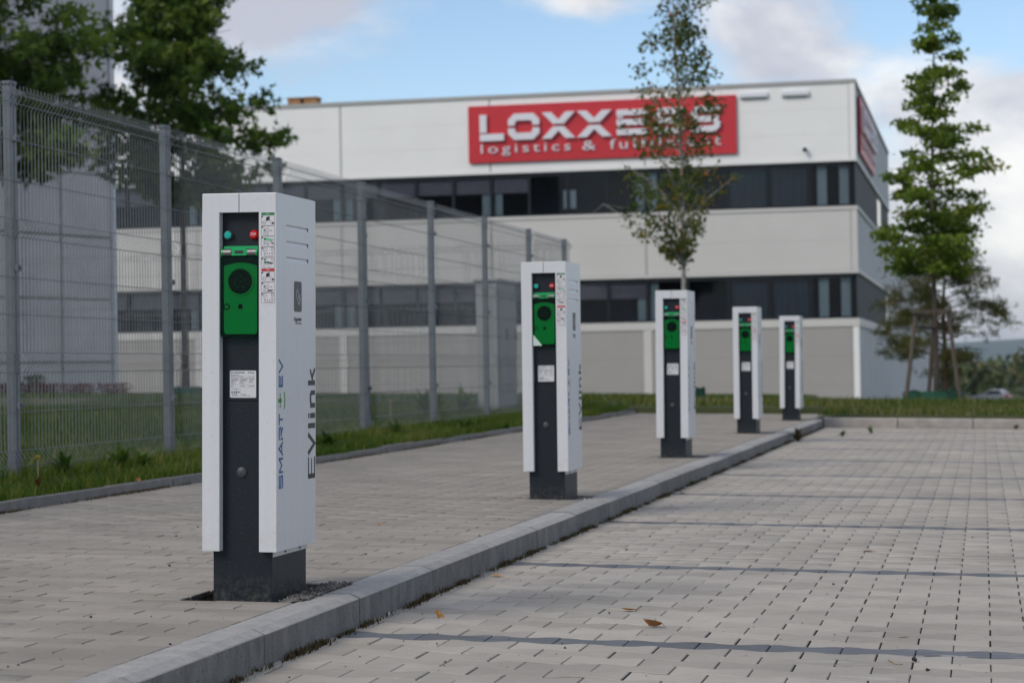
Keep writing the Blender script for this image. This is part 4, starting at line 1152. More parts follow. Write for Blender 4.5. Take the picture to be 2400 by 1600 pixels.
def fallen_leaf(label, P, size, m, rot, curl=.5):
    n = 7; vs = []; fs = []
    for i in range(n):
        t = i / (n - 1); wv = .34 * math.sin(math.pi * min(1, t * 1.05)) ** .8 * size + .001; zc = size * curl * (t - .5) ** 2 * 1.2
        vs += [(-wv, (t - .5) * size, zc + wv * curl * .9), (0, (t - .5) * size, zc), (wv, (t - .5) * size, zc + wv * curl * 1.2)]
    for i in range(n - 1):
        for k in range(2): fs.append((i * 3 + k, i * 3 + k + 1, i * 3 + k + 4, i * 3 + k + 3))
    root = empty('fallen_leaf', P + Vector((0, 0, .004)), rot); me = bpy.data.meshes.new('leaf_blade'); me.from_pydata(vs, [], fs); me.update(); link('leaf_blade', me, m, root)
    b = MB(); b.tube([(0, -.5 * size, size * curl * .3), (.05 * size, -.75 * size, .002)], .0012, 4); b.build('leaf_stalk', m, root, fix=False); tag(root, label, 'leaf', 'fallen leaves')
fallen_leaf('golden leaf standing on edge near the kerb foot', on_plane(1026, 1446, zl), .06, 'leaf_gold', (.7, .5, .9), .5)
fallen_leaf('yellow leaf lying flat on the lot past the second dark line', on_plane(1472, 1431, zl), .06, 'leaf_gold', (.1, .1, 1.9), .3)
fallen_leaf('curled brown leaf lying nearest the front dark line', on_plane(1527, 1469, zl), .075, 'leaf_brown', (.2, .3, 1.4), .8)
fallen_leaf('orange leaf beside the kerb at the second dark line', on_plane(1163, 1351, zl), .05, 'leaf_gold', (.1, .0, 1.3), .2)
fallen_leaf('brown leaf lying far right on the lot beyond the second dark line', on_plane(2034, 1293, zl), .06, 'leaf_brown', (.0, .1, 1.2), .2)
fallen_leaf('tiny orange leaf on the sidewalk right of the nearest post', on_plane(889, 1230, zw), .035, 'leaf_gold', (.2, .2, .4), .4)
fallen_leaf('brown leaf on the edging left of the nearest post', strip_pt(322, -5.225) + Vector((0, 0, .02)), .05, 'leaf_brown', (.5, .3, .5), .3)
fallen_leaf('brown leaf on the lot beside the kerb near the third post', on_plane(1600, 1157, zl), .07, 'leaf_gold', (.0, .1, 1.0), .2)
def twig(label, pts, r, m='stick'):
    root_p = pts[0]; b = MB(); b.tube([p - root_p + Vector((0, 0, r)) for p in pts], [r] * (len(pts) - 1) + [r * .5], 6)
    o = b.build('twig', m, fix=False, smooth=True); o.location = root_p; tag(o, label, 'twig', 'twigs and litter on the lot')
twig('thin pale bent twig on the lot at bottom right', [on_plane(2082, 1547, zl), on_plane(2100, 1556, zl), on_plane(2116, 1557, zl)], .0025)
twig('short straw lying just above the front dark line at right', [on_plane(2107, 1494, zl), on_plane(2129, 1493, zl)], .003)
twig('small black lump on the lot at bottom right', [on_plane(2142, 1549, zl), on_plane(2147, 1552, zl)], .008, 'black_bit')
twig('pale stub standing at the kerb foot near the golden leaf', [on_plane(911, 1447, zl), on_plane(911, 1447, zl) + Vector((.002, 0, .018))], .004, 'ch_paper')
def crumbs():
    rng = np.random.default_rng(12); pos = []; rn = []; sc = []
    for n, zf, c0, c1, s0, s1, off in ((520, zl, KF, 1.0, 5.3, 14, .001), (420, zw, EDG, KB, 5, 14, .001)):
        c = rng.uniform(c0, c1, n); s = s0 + (s1 - s0) * rng.uniform(0, 1, n) ** 1.5
        for a, b in zip(c, s): pos.append((a, b, zf(a, b) + off))
        rn += list(rng.uniform(0, 1, n)); sc += list(rng.exponential(.0016, n) + .0012)
    tv = [(1, 0, 0), (-.4, .9, 0), (-.5, -.8, 0), (.1, 0, .9), (0, 0, -.3)]; tf = [(0, 1, 3), (1, 2, 3), (2, 0, 3), (1, 0, 4), (2, 1, 4), (0, 2, 4)]
    m = leafmat('crumb', [(0, (.02, .016, .012)), (.6, (.07, .055, .04)), (.78, (.18, .15, .11)), (1, (.62, .60, .55))], 0)
    n = len(pos); o = link('paving_crumbs', replicate('paving_crumbs', tv, tf, np.array(pos), rand_rot(n, 1.0, rng), np.array(sc), np.array(rn)), m); tag(o, 'scattered grit and crumbs on the paving', 'grit', kind='stuff')
crumbs()

def pits():
    for i, (p0, p1, q0, q1) in enumerate(PITS):
        rng = np.random.default_rng(50 + i); nx, ny = 18, 22; vs = []; fs = []
        for j in range(ny):
            for k in range(nx):
                c = p0 + (p1 - p0) * k / (nx - 1); s = q0 + (q1 - q0) * j / (ny - 1); t = k / (nx - 1)
                vs.append((c, s, (-.075 if i == 0 else -.022) + (.05 if i == 0 else .012) * min(1, max(0, (t - .35) * 2.2)) + (.022 * min(1, max(0, (t - .6) * 4)) if i == 0 else 0) + rng.normal(0, .004)))
        for j in range(ny - 1):
            for k in range(nx - 1): fs.append((j * nx + k, j * nx + k + 1, (j + 1) * nx + k + 1, (j + 1) * nx + k))
        me = bpy.data.meshes.new('gravel_pit'); me.from_pydata(vs, [], fs); me.update(); set_rnd(me, .5)
        # push base sheet of the joints below: the pit bed sits above it only on the kerb side
        o = link('gravel_pit', me, 'gravel_mat'); tag(o, kind='structure')
        n = 900 if i == 0 else 160
        c = p0 + (p1 - p0) * (1 - rng.uniform(0, 1, n) ** 1.6); s = rng.uniform(q0 + .02, q1, n); t = (c - p0) / (p1 - p0)
        z = (-.072 if i == 0 else -.02) + (.05 if i == 0 else .012) * np.clip((t - .35) * 2.2, 0, 1) + (.022 * np.clip((t - .6) * 4, 0, 1) if i == 0 else 0)
        tv = [(1, 0, 0), (-.4, .9, 0), (-.5, -.8, 0), (.1, 0, .8), (0, 0, -.6), (.5, .7, .3)]; tf = [(0, 5, 3), (5, 1, 3), (1, 2, 3), (2, 0, 3), (5, 0, 4), (1, 5, 4), (2, 1, 4), (0, 2, 4)]
        st = link('gravel_stones', replicate('gravel_stones', tv, tf, np.stack([c, s, z], 1), rand_rot(n, 1.5, rng), rng.exponential(.003, n) + .003, rng.uniform(0, 1, n)), 'gravel_mat', o); st['kind'] = 'stuff'
pits()

# ---------------------------------------------------------------- air
def haze():
    b = MB(); b.box(-9100, 9100, -9100, 11000, -16, 112); o = b.build('haze', None); o['kind'] = 'stuff'
    m = bpy.data.materials.new('haze'); m.use_nodes = True; nt = m.node_tree; nt.nodes.remove(nt.nodes['Principled BSDF'])
    v = nt.nodes.new('ShaderNodeVolumePrincipled'); v.inputs['Color'].default_value = (.74, .86, 1, 1); v.inputs['Density'].default_value = HAZE; v.inputs['Anisotropy'].default_value = .2
    nt.links.new(v.outputs[0], nt.nodes['Material Output'].inputs['Volume']); o.data.materials.append(m)
    tag(o, 'thin bluish air haze over the whole place', 'haze')
HAZE = 9e-5
haze()

# ---------------------------------------------------------------- charging posts
def rrect(x0, x1, y0, y1, r, n=4):
    P = []
    for cx, cy, a0 in ((x1 - r, y0 + r, -90), (x1 - r, y1 - r, 0), (x0 + r, y1 - r, 90), (x0 + r, y0 + r, 180)):
        for k in range(n + 1):
            a = R(a0 + 90 * k / n); P.append((cx + r * math.cos(a), cy + r * math.sin(a)))
    return P
FRONT = lambda y: Matrix(((1, 0, 0, 0), (0, 0, -1, y), (0, 1, 0, 0), (0, 0, 0, 1)))       # (u,v,h) -> (u, y-h, v)
SIDEW = lambda x: Matrix(((0, 0, 1, x), (1, 0, 0, 0), (0, 1, 0, 0), (0, 0, 0, 1)))        # (u,v,h) -> (x+h, u, v)
SIDER = lambda x: Matrix(((0, 0, 1, x), (0, -1, 0, 0), (1, 0, 0, 0), (0, 0, 0, 1)))       # text running up: (u,v,h) -> (x+h, -v, u)

X1, YF, YB, Z0, Z1, ZO, XO = .135, -.034, .388, .167, 1.40, 1.334, .0715
def cover_half(sg, parent):
    bm = bmesh.new()
    def q(*pts): bm.faces.new([bm.verts.new((sg * p[0], p[1], p[2])) for p in pts])
    g = .0016
    for y, yi in ((YF, -.002), (YB, YB - .030)):
        q((XO, y, Z0), (X1, y, Z0), (X1, y, ZO), (XO, y, ZO)); q((XO, y, ZO), (X1, y, ZO), (X1, y, Z1), (XO, y, Z1)); q((g, y, ZO), (XO, y, ZO), (XO, y, Z1), (g, y, Z1))
        q((XO, y, Z0), (XO, y, ZO), (XO, yi, ZO), (XO, yi, Z0)); q((g, y, ZO), (XO, y, ZO), (XO, yi, ZO), (g, yi, ZO)); q((g, y, ZO), (g, y, Z1), (g, yi, Z1), (g, yi, ZO))
        q((XO, y, Z0), (X1, y, Z0), (X1, yi, Z0), (XO, yi, Z0))
    # top
    ys = [YF, -.002, YB - .030, YB]
    for a, b in zip(ys, ys[1:]):
        xs = [g, XO, X1]
        for c, d in zip(xs, xs[1:]): q((c, a, Z1), (d, a, Z1), (d, b, Z1), (c, b, Z1))
    # side with vent slots
    sy = sorted(set(ys + [.068, .305])); slots = [(1.279, 1.295), (1.223, 1.239), (1.168, 1.184)]
    sz = sorted(set([Z0, ZO, Z1] + [v for s in slots for v in s]))
    for a, b in zip(sy, sy[1:]):
        for c, d in zip(sz, sz[1:]):
            if any(abs(c - s[0]) < 1e-6 for s in slots) and a > .06 and b < .31: continue
            q((X1, a, c), (X1, b, c), (X1, b, d), (X1, a, d))
    for s0, s1 in slots:
        ymid = [.068, .305]
        q((X1, .068, s0), (X1, .305, s0), (X1 - .005, .305, s1), (X1 - .005, .068, s1))
        q((X1, .068, s1), (X1, .305, s1), (X1 - .005, .305, s1), (X1 - .005, .068, s1))
    bmesh.ops.remove_doubles(bm, verts=bm.verts[:], dist=1e-5)
    bmesh.ops.recalc_face_normals(bm, faces=bm.faces[:])
    ed = []
    for e in bm.edges:
        if len(e.link_faces) == 2 and e.calc_face_angle(0) > 1.2:
            v0, v1 = e.verts[0].co, e.verts[1].co; m = (v0 + v1) / 2
            if (abs(abs(m.x) - X1) < 1e-4 and (abs(m.y - YF) < 1e-4 or abs(m.y - YB) < 1e-4 or abs(m.z - Z1) < 1e-4)) or (abs(m.z - Z1) < 1e-4 and abs(m.x) > .003) or (abs(abs(m.x) - XO) < 1e-4 and abs(m.y - YF) < 1e-4 and m.z < ZO):
                ed.append(e)
    bmesh.ops.bevel(bm, geom=ed, offset=.0028, segments=2, profile=.5, affect='EDGES')
    me = bpy.data.meshes.new('cover'); bm.to_mesh(me); bm.free(); me.update()
    return link('cover', me, 'ch_white', parent)

def flat(name, V, F, Mx, m, parent, thick=.0006): return link(name, flat_mesh(name, V, F, Mx, thick), m, parent)
def merge2d(*parts):
    V = []; F = []
    for v, f in parts:
        n = len(V); V += [tuple(p) for p in v]; F += [tuple(i + n for i in q) for q in f]
    return V, F
def disc(cx, cy, r, n=14): return poly([(cx + r * math.cos(2 * math.pi * k / n), cy + r * math.sin(2 * math.pi * k / n)) for k in range(n)])
def ring_path(cx, cy, r, n=14): return [(cx + r * math.cos(2 * math.pi * k / n), cy + r * math.sin(2 * math.pi * k / n)) for k in range(n)] + [(cx + r, cy)]
def rect2(x0, x1, y0, y1): return poly([(x0, y0), (x1, y0), (x1, y1), (x0, y1)])
def closed(P): return P + [P[0]]

def pictograms(parent):
    y = YF - .0006
    stk = flat('instruction_sticker', *poly(rrect(.0785, .1325, 1.013, 1.3355, .002)), FRONT(YF), 'ch_sticker', parent, .0004)
    FM = FRONT(y); x0, x1 = .0815, .1300; w = x1 - x0
    flat('start_bar', *poly(rrect(x0, x1, 1.3228, 1.3312, .0025)), FM, 'ch_print_green', stk, .0004)
    flat('stop_bar', *poly(rrect(x0, x1, 1.1300, 1.1388, .0025)), FM, 'ch_print_red', stk, .0004)
    FT = FRONT(y - .0005)
    flat('start_text', *text_fit('Start', .1000, .1125, 1.3248, 1.3296), FT, 'ch_sticker', stk, .0003)
    flat('stop_text', *text_fit('Stop', .1000, .1115, 1.1318, 1.1372), FT, 'ch_sticker', stk, .0003)
    cells = [(1.3215, 'card'), (1.2852, 'push_s'), (1.2490, 'open'), (1.2127, 'plug'), (1.1765, 'cable'), (1.1285, 'card'), (1.0918, 'push_p'), (1.0553, 'unplug')]
    hgt = .0345
    line = []; dark = []; pale = []; grn = []; red = []; soft = []
    for i, (zt, kind) in enumerate(cells):
        zb = zt - hgt; line.append(glyph_quads([closed(rrect(x0 + .0005, x1 - .0005, zb, zt, .003, 3))], .0007)); dark.append(disc(x0 + .003, zt - .0035, .003, 10))
        def U(a): return x0 + w * a
        def Vv(b): return zb + hgt * b
        if kind == 'card':
            dark.append(poly([(U(.36), Vv(.42)), (U(.62), Vv(.55)), (U(.62), Vv(.92)), (U(.36), Vv(.80))])); soft.append(disc(U(.53), Vv(.68), .003, 10))
            line.append(glyph_quads([ring_path(U(.22), Vv(.28), .006), [(U(.08), Vv(.28)), (U(.28), Vv(.28))], [(U(.58), Vv(.48)), (U(.72), Vv(.18)), (U(.90), Vv(.30))], [(U(.62), Vv(.55)), (U(.90), Vv(.30)), (U(.95), Vv(.12))]], .0008)); dark.append(poly([(U(.74), Vv(.2)), (U(.9), Vv(.1)), (U(.97), Vv(.22)), (U(.86), Vv(.32))]))
        elif kind in ('push_s', 'push_p'):
            line.append(glyph_quads([[(U(.20), Vv(.04)), (U(.20), Vv(.95))], [(U(.50), Vv(.04)), (U(.50), Vv(.95))], [(U(.36), Vv(.5)), (U(.48), Vv(.36)), (U(.50), Vv(.15)), (U(.40), Vv(.05)), (U(.28), Vv(.22)), (U(.36), Vv(.5))]], .0009))
            grn.append(rect2(U(.20), U(.30), Vv(.48), Vv(.66))); red.append(disc(U(.36), Vv(.70), .0018, 8))
            if kind == 'push_p': soft.append(poly([(U(.5), Vv(.28)), (U(.92), Vv(.25)), (U(.75), Vv(.08)), (U(.5), Vv(.1))])); 
            dark.append(text_fit('Start' if kind == 'push_s' else 'Stop', U(.60), U(.80), Vv(.50), Vv(.60)))
        elif kind == 'open':
            line.append(glyph_quads([[(U(.20), Vv(.04)), (U(.20), Vv(.85))], [(U(.46), Vv(.04)), (U(.46), Vv(.5))], ring_path(U(.31), Vv(.34), .004), [(U(.5), Vv(.12)), (U(.66), Vv(.38))]], .0009)); pale.append(poly([(U(.22), Vv(.62)), (U(.32), Vv(.88)), (U(.92), Vv(.72)), (U(.80), Vv(.52))])); grn.append(rect2(U(.20), U(.33), Vv(.64), Vv(.86)))
            for k in range(4): line.append(glyph_quads([[(U(.70 + .06 * k), Vv(.52 - .03 * k)), (U(.82 + .05 * k), Vv(.20))]], .0012))
        elif kind in ('plug', 'unplug'):
            line.append(glyph_quads([[(U(.26), Vv(.32)), (U(.26), Vv(.10)), (U(.82), Vv(.10)), (U(.82), Vv(.32))], ring_path(U(.26), Vv(.40), .0032), ring_path(U(.82), Vv(.40), .0032), closed([(U(.76), Vv(.66)), (U(.89), Vv(.66)), (U(.89), Vv(.96)), (U(.76), Vv(.96))]), [(U(.12), Vv(.66)), (U(.16), Vv(.84)), (U(.30), Vv(.90)), (U(.44), Vv(.72)), (U(.42), Vv(.64)), (U(.12), Vv(.66))]], .0010))
            for a in (.45, .62): dark.append(poly([(U(a - .04), Vv(.32)), (U(a + .04), Vv(.32)), (U(a), Vv(.20 if kind == 'unplug' else .44))]))
        elif kind == 'cable':
            line.append(glyph_quads([[(U(.20), Vv(.04)), (U(.20), Vv(.6))], [(U(.26), Vv(.4)), (U(.68), Vv(.04))], ring_path(U(.84), Vv(.80), .0040)], .0009)); grn += [rect2(U(.20), U(.30), Vv(.70), Vv(.90)), rect2(U(.24), U(.38), Vv(.42), Vv(.66))]; red.append(disc(U(.36), Vv(.88), .0018, 8)); soft.append(poly([(U(.40), Vv(.64)), (U(.94), Vv(.5)), (U(.74), Vv(.32)), (U(.42), Vv(.42))]))
    flat('pictogram_lines', *merge2d(*line), FM, 'ch_ink_soft', stk, .0004); flat('pictogram_dark', *merge2d(*dark), FRONT(y - .0003), 'ch_ink', stk, .0004)
    flat('pictogram_green', *merge2d(*grn), FRONT(y - .0002), 'ch_print_green', stk, .0004); flat('pictogram_pale', *merge2d(*pale), FRONT(y - .0001), 'ch_print_pale', stk, .0004)
    flat('pictogram_red', *merge2d(*red), FRONT(y - .0002), 'ch_print_red', stk, .0004); flat('pictogram_grey', *merge2d(*soft), FRONT(y - .00015), 'ch_ink_soft', stk, .0004)

def side_lettering(parent):
    x = X1 + .0002
    def put(name, polys, z0, z1, base, cap, wstroke, m, unit_w):
        V, F = glyph_quads(polys, wstroke); sx = (z1 - z0) / unit_w; sy = cap
        V = [(z0 + v[0] * sx, -base + v[1] * sy) for v in V]
        flat(name, V, F, SIDER(x), m, parent, .0005)
    S_ = [[(1.3, .91), (.16, .91), (.09, .84), (.09, .60), (.16, .53), (1.14, .53), (1.21, .46), (1.21, .16), (1.14, .09), (0, .09)]]
    G = {'S': (S_, 1.3), 'M': ([[(.09, 0), (.09, 1)], [(.09, .95), (.75, .28), (1.41, .95)], [(1.41, 1), (1.41, 0)]], 1.5), 'A': ([[(.05, 0), (.7, .96), (1.35, 0)], [(.38, .28), (1.02, .28)]], 1.4),
         'R': ([[(.09, 0), (.09, .58)], [(.0, .91), (1.08, .91), (1.2, .80), (1.2, .56), (1.08, .45), (.3, .45)], [(.62, .42), (1.22, .02)]], 1.3), 'T': ([[(0, .91), (1.3, .91)], [(.65, .9), (.65, 0)]], 1.3),
         'E': ([[(1.2, .91), (.0, .91)], [(1.2, .09), (.0, .09)], [(0.0, .5), (1.1, .5)], [(.09, .09), (.09, .91)]], 1.2), 'V': ([[(.05, 1), (.7, .05), (1.35, 1)]], 1.4)}
    for ch, a, b in (('S', .382, .428), ('M', .436, .488), ('A', .495, .544), ('R', .550, .595), ('T', .601, .640), ('E', .732, .772), ('V', .779, .828)):
        put('blue_letter', G[ch][0], a, b, .033, .040, .235, 'ch_blue', G[ch][1])
    # plus-minus mark in green
    V, F = merge2d(glyph_quads([[(.660, -.006), (.711, -.006)]], .007), poly([(.679, -.020), (.692, -.020), (.692, .014), (.679, .014)]), glyph_quads([[(.656, -.047), (.668, -.0515), (.685, -.0535), (.702, -.0515), (.714, -.047)]], .007))
    flat('plus_mark', V, F, SIDER(x), 'ch_plusgreen', parent, .0005)
    # EVlink: baseline y=.380, cap .077, x-height .055
    b0 = -.380
    def P(pl, w): return glyph_quads([pl], w)
    lets = [merge2d(P([(.4085, b0), (.4085, b0 + .077)], .017), P([(.402, b0 + .005), (.477, b0 + .005)], .010), P([(.402, b0 + .0385), (.471, b0 + .0385)], .009), P([(.402, b0 + .072), (.477, b0 + .072)], .010)),
            merge2d(P([(.490, b0 + .077), (.5245, b0 + .006), (.559, b0 + .077)], .017)), poly([(.580, b0), (.5985, b0), (.5985, b0 + .077), (.580, b0 + .077)]),
            merge2d(poly([(.616, b0), (.6345, b0), (.6345, b0 + .054), (.616, b0 + .054)]), poly([(.616, b0 + .064), (.6345, b0 + .064), (.6345, b0 + .075), (.616, b0 + .075)])),
            merge2d(poly([(.653, b0), (.6705, b0), (.6705, b0 + .054), (.653, b0 + .054)]), P([(.668, b0 + .046), (.680, b0 + .050), (.698, b0 + .050), (.7075, b0 + .040), (.7075, b0)], .0165)),
            merge2d(poly([(.734, b0), (.752, b0), (.752, b0 + .077), (.734, b0 + .077)]), P([(.752, b0 + .026), (.790, b0 + .054)], .013), P([(.764, b0 + .030), (.793, b0 + .001)], .014))]
    for V, F in lets: flat('dark_letter', V, F, SIDER(x), 'ch_ink', parent, .0005)
    # card reader
    rd = flat('card_reader', *poly(rrect(.152, .232, .995, 1.102, .009)), SIDEW(X1 - .0006), 'ch_grey', parent, .0015)
    icon = glyph_quads([[(.186, 1.034), (.172, 1.058), (.184, 1.074), (.200, 1.056), (.200, 1.046)], [(.200, 1.054), (.216, 1.053)], [(.194, 1.047), (.214, 1.045), (.216, 1.034), (.204, 1.020), (.190, 1.033)], [(.196, 1.041), (.212, 1.036)]], .0022)
    flat('reader_icon', *icon, SIDEW(X1 + .0010), 'ch_paper', rd, .0003)
    flat('maker_name', *text_fit('Schneider', .150, .233, .9625, .9765, .02), SIDEW(x), 'ch_ink', parent, .0004)
    flat('maker_name', *text_fit('Electric', .187, .233, .9515, .9595, .0), SIDEW(x), 'ch_ink_soft', parent, .0004)
    flat('maker_mark', *merge2d(glyph_quads([[(.172, .951), (.168, .958), (.173, .962)]], .003), glyph_quads([[(.176, .963), (.181, .957), (.176, .951)]], .003)), SIDEW(x), 'ch_ink', parent, .0004)

def rating_label(parent):
    x0, x1, z0, z1 = -.046, .050, .695, .789; y = -.0003
    lab = flat('rating_label', *poly(rrect(x0, x1, z0, z1, .004)), FRONT(y), 'ch_paper', parent, .0005); FM = FRONT(y - .0006)
    def U(a): return x0 + (x1 - x0) * a
    def Vv(b): return z0 + (z1 - z0) * b
    flat('model_text', *text_fit('EV-2S22P22R', U(.04), U(.57), Vv(.895), Vv(.955), .012), FM, 'ch_ink', lab, .0003)
    flat('model_text', *text_fit('EVlink', U(.69), U(.93), Vv(.895), Vv(.955), .008), FM, 'ch_ink', lab, .0003)
    bars = []; rr = random.Random(4)
    for (b, segs) in ((.835, [(.04, .36)]), (.780, [(.04, .52), (.72, .80), (.85, .93)]), (.700, [(.06, .33), (.40, .70), (.73, .94)]), (.655, [(.06, .33), (.40, .66), (.75, .93)]), (.610, [(.06, .28), (.40, .62), (.75, .83)]), (.565, [(.06, .14), (.40, .49), (.73, .90)]), (.520, [(.06, .22), (.40, .57)]), (.430, [(.06, .13), (.40, .58), (.73, .93)]), (.325, [(.10, .33)]), (.125, [(.08, .30), (.44, .62)]), (.075, [(.08, .33), (.44, .77)])):
        for a, e in segs:
            q = a
            while q < e:
                l = rr.uniform(.03, .07); bars.append(rect2(U(q), U(min(e, q + l)), Vv(b - .008), Vv(b + .012))); q += l + .012
    flat('small_print', *merge2d(*bars), FM, 'ch_ink_soft', lab, .0003)
    rules = [rect2(U(.03), U(.96), Vv(h), Vv(h + .004)) for h in (.745, .48, .385)] + [rect2(U(.395), U(.40), Vv(.04), Vv(.36)), rect2(U(.365), U(.369), Vv(.48), Vv(.745)), rect2(U(.69), U(.694), Vv(.48), Vv(.745))]
    icons = [rect2(U(a), U(a + .05), Vv(.17), Vv(.24)) for a in (.06, .15)] + [rect2(U(.22), U(.29), Vv(.17), Vv(.245)), disc(U(.345), Vv(.21), .0032, 8)]
    flat('rules', *merge2d(*rules), FM, 'ch_ink_soft', lab, .0002); flat('approval_marks', *merge2d(*icons), FM, 'ch_ink_soft', lab, .0002)

def charger():
    root = empty('charging_post')
    b = MB(); b.prism([(-.107, -.07), (.107, -.07), (.107, .160), (.100, .160), (.100, .6795), (-.100, .6795), (-.100, .160), (-.107, .160)], 0, .362, 'y'); lowcol = b.build('lower_column', 'ch_dark', root, bevel=.0015, segs=1)
    b = MB(); b.box(-.100, .100, .0, .354, .6835, 1.380); b.build('upper_column', 'ch_dark', root, bevel=.0015, segs=1)
    b = MB(); b.box(-.098, .098, .004, .350, .676, .688); b.build('seam_core', 'ch_black', root)
    cover_half(-1, root); cover_half(1, root)
    for sg in (-1, 1):
        b = MB(); b.box(sg * .1075 if sg > 0 else -.1105, .1105 if sg > 0 else -.1075, .006, .368, .146, .172); fl = b.build('flange', 'ch_white', root, bevel=.0006, segs=1)
        for y in (.126, .281):
            Mx = Matrix.Translation((sg * .1105, y, .156)) @ Matrix.Rotation(R(90 * sg), 4, 'Y')
            b = MB(); b.lathe([(.0045, 0), (.0045, .002), (.003, .0035), (.003, .005)], 10, Mx); b.build('screw', 'ch_steel', fl)
    # push knob
    b = MB(); b.lathe([(.0185, 0), (.0185, .003), (.0165, .006), (.011, .0085), (.003, .0095)], 24, Matrix.Translation((-.002, -.0002, .438)) @ Matrix.Rotation(R(90), 4, 'X')); b.build('lock_knob', 'ch_grey', root, smooth=True, angle=.5)
    # buttons
    def button(x, z, ring, cap, name, r):
        Mx = Matrix.Translation((x, -.0005, z)) @ Matrix.Rotation(R(90), 4, 'X')
        b = MB(); b.lathe([(r + .0028, 0), (r + .0028, .008), (r + .0012, .0115), (r - .001, .0105)], 24, Mx); o = b.build(name, ring, root, smooth=True, angle=.6)
        b = MB(); b.lathe([(r - .001, .004), (r - .0005, .0135), (r - .0025, .0158), (.002, .0165)], 24, Mx); b.build('button_cap', cap, o, smooth=True, angle=.6); return o
    button(-.049, 1.2572, 'ch_steel', 'ch_teal', 'start_button', .0137)
    sb = button(.0455, 1.2578, 'ch_red', 'ch_red', 'stop_button', .0137)
    flat('stop_word', *text_fit('STOP', .0455 - .0098, .0455 + .0098, 1.2545, 1.2630, .02), FRONT(-.0171), 'ch_paper', sb, .0004)
    # socket
    b = MB(); b.prism(rrect(-.0655, .0655, .909, 1.172, .008), -.014, -.0005, 'y'); so = b.build('socket_housing', 'ch_void', root)
    top = [(-.059, 1.150)] + [(-.059 + .118 * k / 10, 1.150 + .011 * math.sin(math.pi * k / 10)) for k in range(11)] + [(.059, 1.150)]
    face = [(.059, .920), (.0605, .925)] + [(.0605, 1.148)] + [p for p in reversed(top)] + [(-.0605, 1.148), (-.0605, .925), (-.059, .920), (-.054, .915), (.054, .915)]
    b = MB(); b.prism(list(reversed(face)), -.0195, -.0142, 'y'); fp = b.build('face_plate', 'ch_green', so)
    Mx = Matrix.Translation((0, -.0195, 1.096)) @ Matrix.Rotation(R(90), 4, 'X')
    b = MB(); b.lathe([(.0515, 0), (.0515, .002), (.049, .0038), (.0445, .0038), (.0435, .001)], 36, Mx); b.build('socket_ring', 'ch_green', so, smooth=True, angle=.5)
    b = MB(); b.lathe([(.0434, .0), (.0434, .0014), (.001, .0016)], 30, Mx); sk = b.build('socket_disc', 'ch_void', so)
    for (a, r) in ((0, 0), (90, .018), (162, .018), (18, .018), (240, .021), (300, .021), (200, .0225)):
        m2 = Matrix.Translation((r * math.cos(R(a)), -.0211, 1.096 + r * math.sin(R(a)))) @ Matrix.Rotation(R(90), 4, 'X'); b = MB(); b.lathe([(.0048, 0), (.0048, .0012), (.0028, .0012), (.0026, .0004)], 10, m2); b.build('contact_pin', 'ch_black', sk)
    m2 = Matrix.Translation((-.050, -.0196, 1.009)) @ Matrix.Rotation(R(90), 4, 'X'); b = MB(); b.lathe([(.0115, 0), (.0115, .0018), (.008, .002), (.0078, .0005)], 18, m2); kk = b.build('lock_ring', 'ch_void', so)
    b = MB(); b.lathe([(.0074, 0), (.0074, .0022), (.002, .003)], 14, m2); b.build('lock_core', 'ch_green', kk)
    b = MB(); b.prism([(-.0075, 1.0015), (.0075, 1.0015), (.0075, 1.012), (.005, 1.018), (-.005, 1.018), (-.0075, 1.012)], -.0212, -.0196, 'y'); b.build('indicator_window', 'ch_void', so)
    b = MB(); b.prism([(-.0105, .990), (.0105, .990), (.0105, .997), (-.0105, .997)], -.0205, -.0196, 'y'); b.build('indicator_lip', 'ch_green', so, bevel=.0003, segs=1)
    # hinge
    b = MB(); b.prism(rrect(-.0625, .0625, 1.190, 1.2185, .003), -.016, -.0006, 'y'); hg = b.build('hinge_bar', 'ch_green_hi', root, bevel=.0008, segs=1)
    b = MB(); b.prism(rrect(-.0285, .0285, 1.1845, 1.2095, .003), -.0345, -.0162, 'y'); b.build('hinge_block', 'ch_green_hi', hg, bevel=.0008, segs=1)
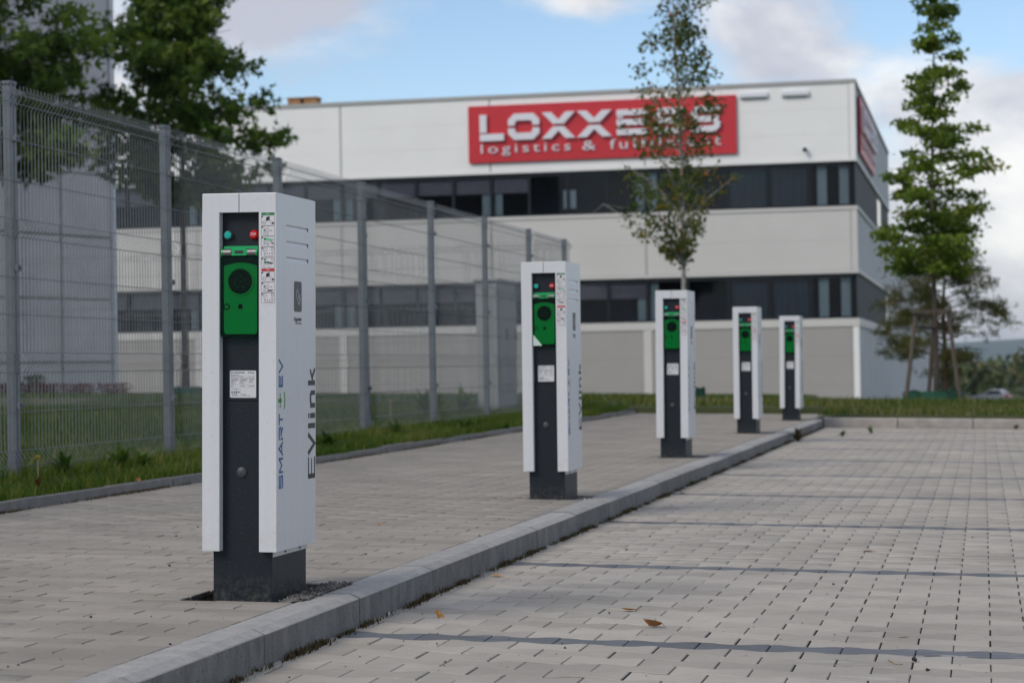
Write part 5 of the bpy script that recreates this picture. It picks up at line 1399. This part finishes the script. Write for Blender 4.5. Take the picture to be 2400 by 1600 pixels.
    b = MB(); b.prism(rrect(-.0155, .0155, 1.1915, 1.202, .001), -.0352, -.0346, 'y'); b.build('hinge_window', 'ch_ink', hg)
    for sg in (-1, 1):
        b = MB(); b.tube([(sg * .0295, -.0245, 1.1955), (sg * .0595, -.0245, 1.1955)], .0125, 20); b.build('hinge_roller', 'ch_steel', hg, smooth=True, angle=.6)
        b = MB(); b.tube([(sg * .0600, -.0245, 1.1955), (sg * .0655, -.0245, 1.1955)], .0135, 20); b.build('hinge_cheek', 'ch_green_hi', hg, smooth=True, angle=.6)
    # clear green lid: shell open to the back
    V = []; F = []; outer = rrect(-.0685, .0685, .9035, 1.182, .009, 4); n = len(outer)
    inner = rrect(-.0650, .0650, .9070, 1.1785, .007, 4)
    b = MB(); vs = [(p[0], -.015, p[1]) for p in outer] + [(p[0], -.0305, p[1]) for p in outer] + [(p[0] * .985, -.0325, (p[1] - 1.043) * .993 + 1.043) for p in outer] + [(p[0], -.015, p[1]) for p in inner] + [(p[0], -.0295, p[1]) for p in inner]
    fs = []
    for k in range(n):
        j = (k + 1) % n; fs += [(k, j, n + j, n + k), (n + k, n + j, 2 * n + j, 2 * n + k), (3 * n + k, 4 * n + k, 4 * n + j, 3 * n + j), (k, 3 * n + k, 3 * n + j, j)]
    fs += [tuple(range(2 * n, 3 * n)), tuple(reversed(range(4 * n, 5 * n)))]
    b.add(vs, fs); b.build('lid', 'ch_lid', root)
    rating_label(root); pictograms(root); side_lettering(root)
    return root
post0 = charger(); index_kids(post0)
CH_LABELS = ['nearest and largest white charging post, in sharp focus at the left', 'second charging post from the camera, with a pale peeling corner on its green lid', 'third charging post from the camera, standing under the birch trunk',
             'fourth charging post from the camera, second smallest of the row', 'farthest and smallest charging post, at the end of the row']
for i, (c, s, lean, yaw) in enumerate(CH):
    o = post0 if i == 0 else dup(post0)
    o.location = (c, s, z_walk(c)); o.rotation_euler = (0, lean, yaw)
    tag(o, CH_LABELS[i], 'charging post', 'charging posts along the kerb')
    if i == 1:
        flat('peeling_film', *poly([(-.066, .906), (-.012, .906), (-.066, .972)]), FRONT(-.0327), 'ch_film', o, .0006)
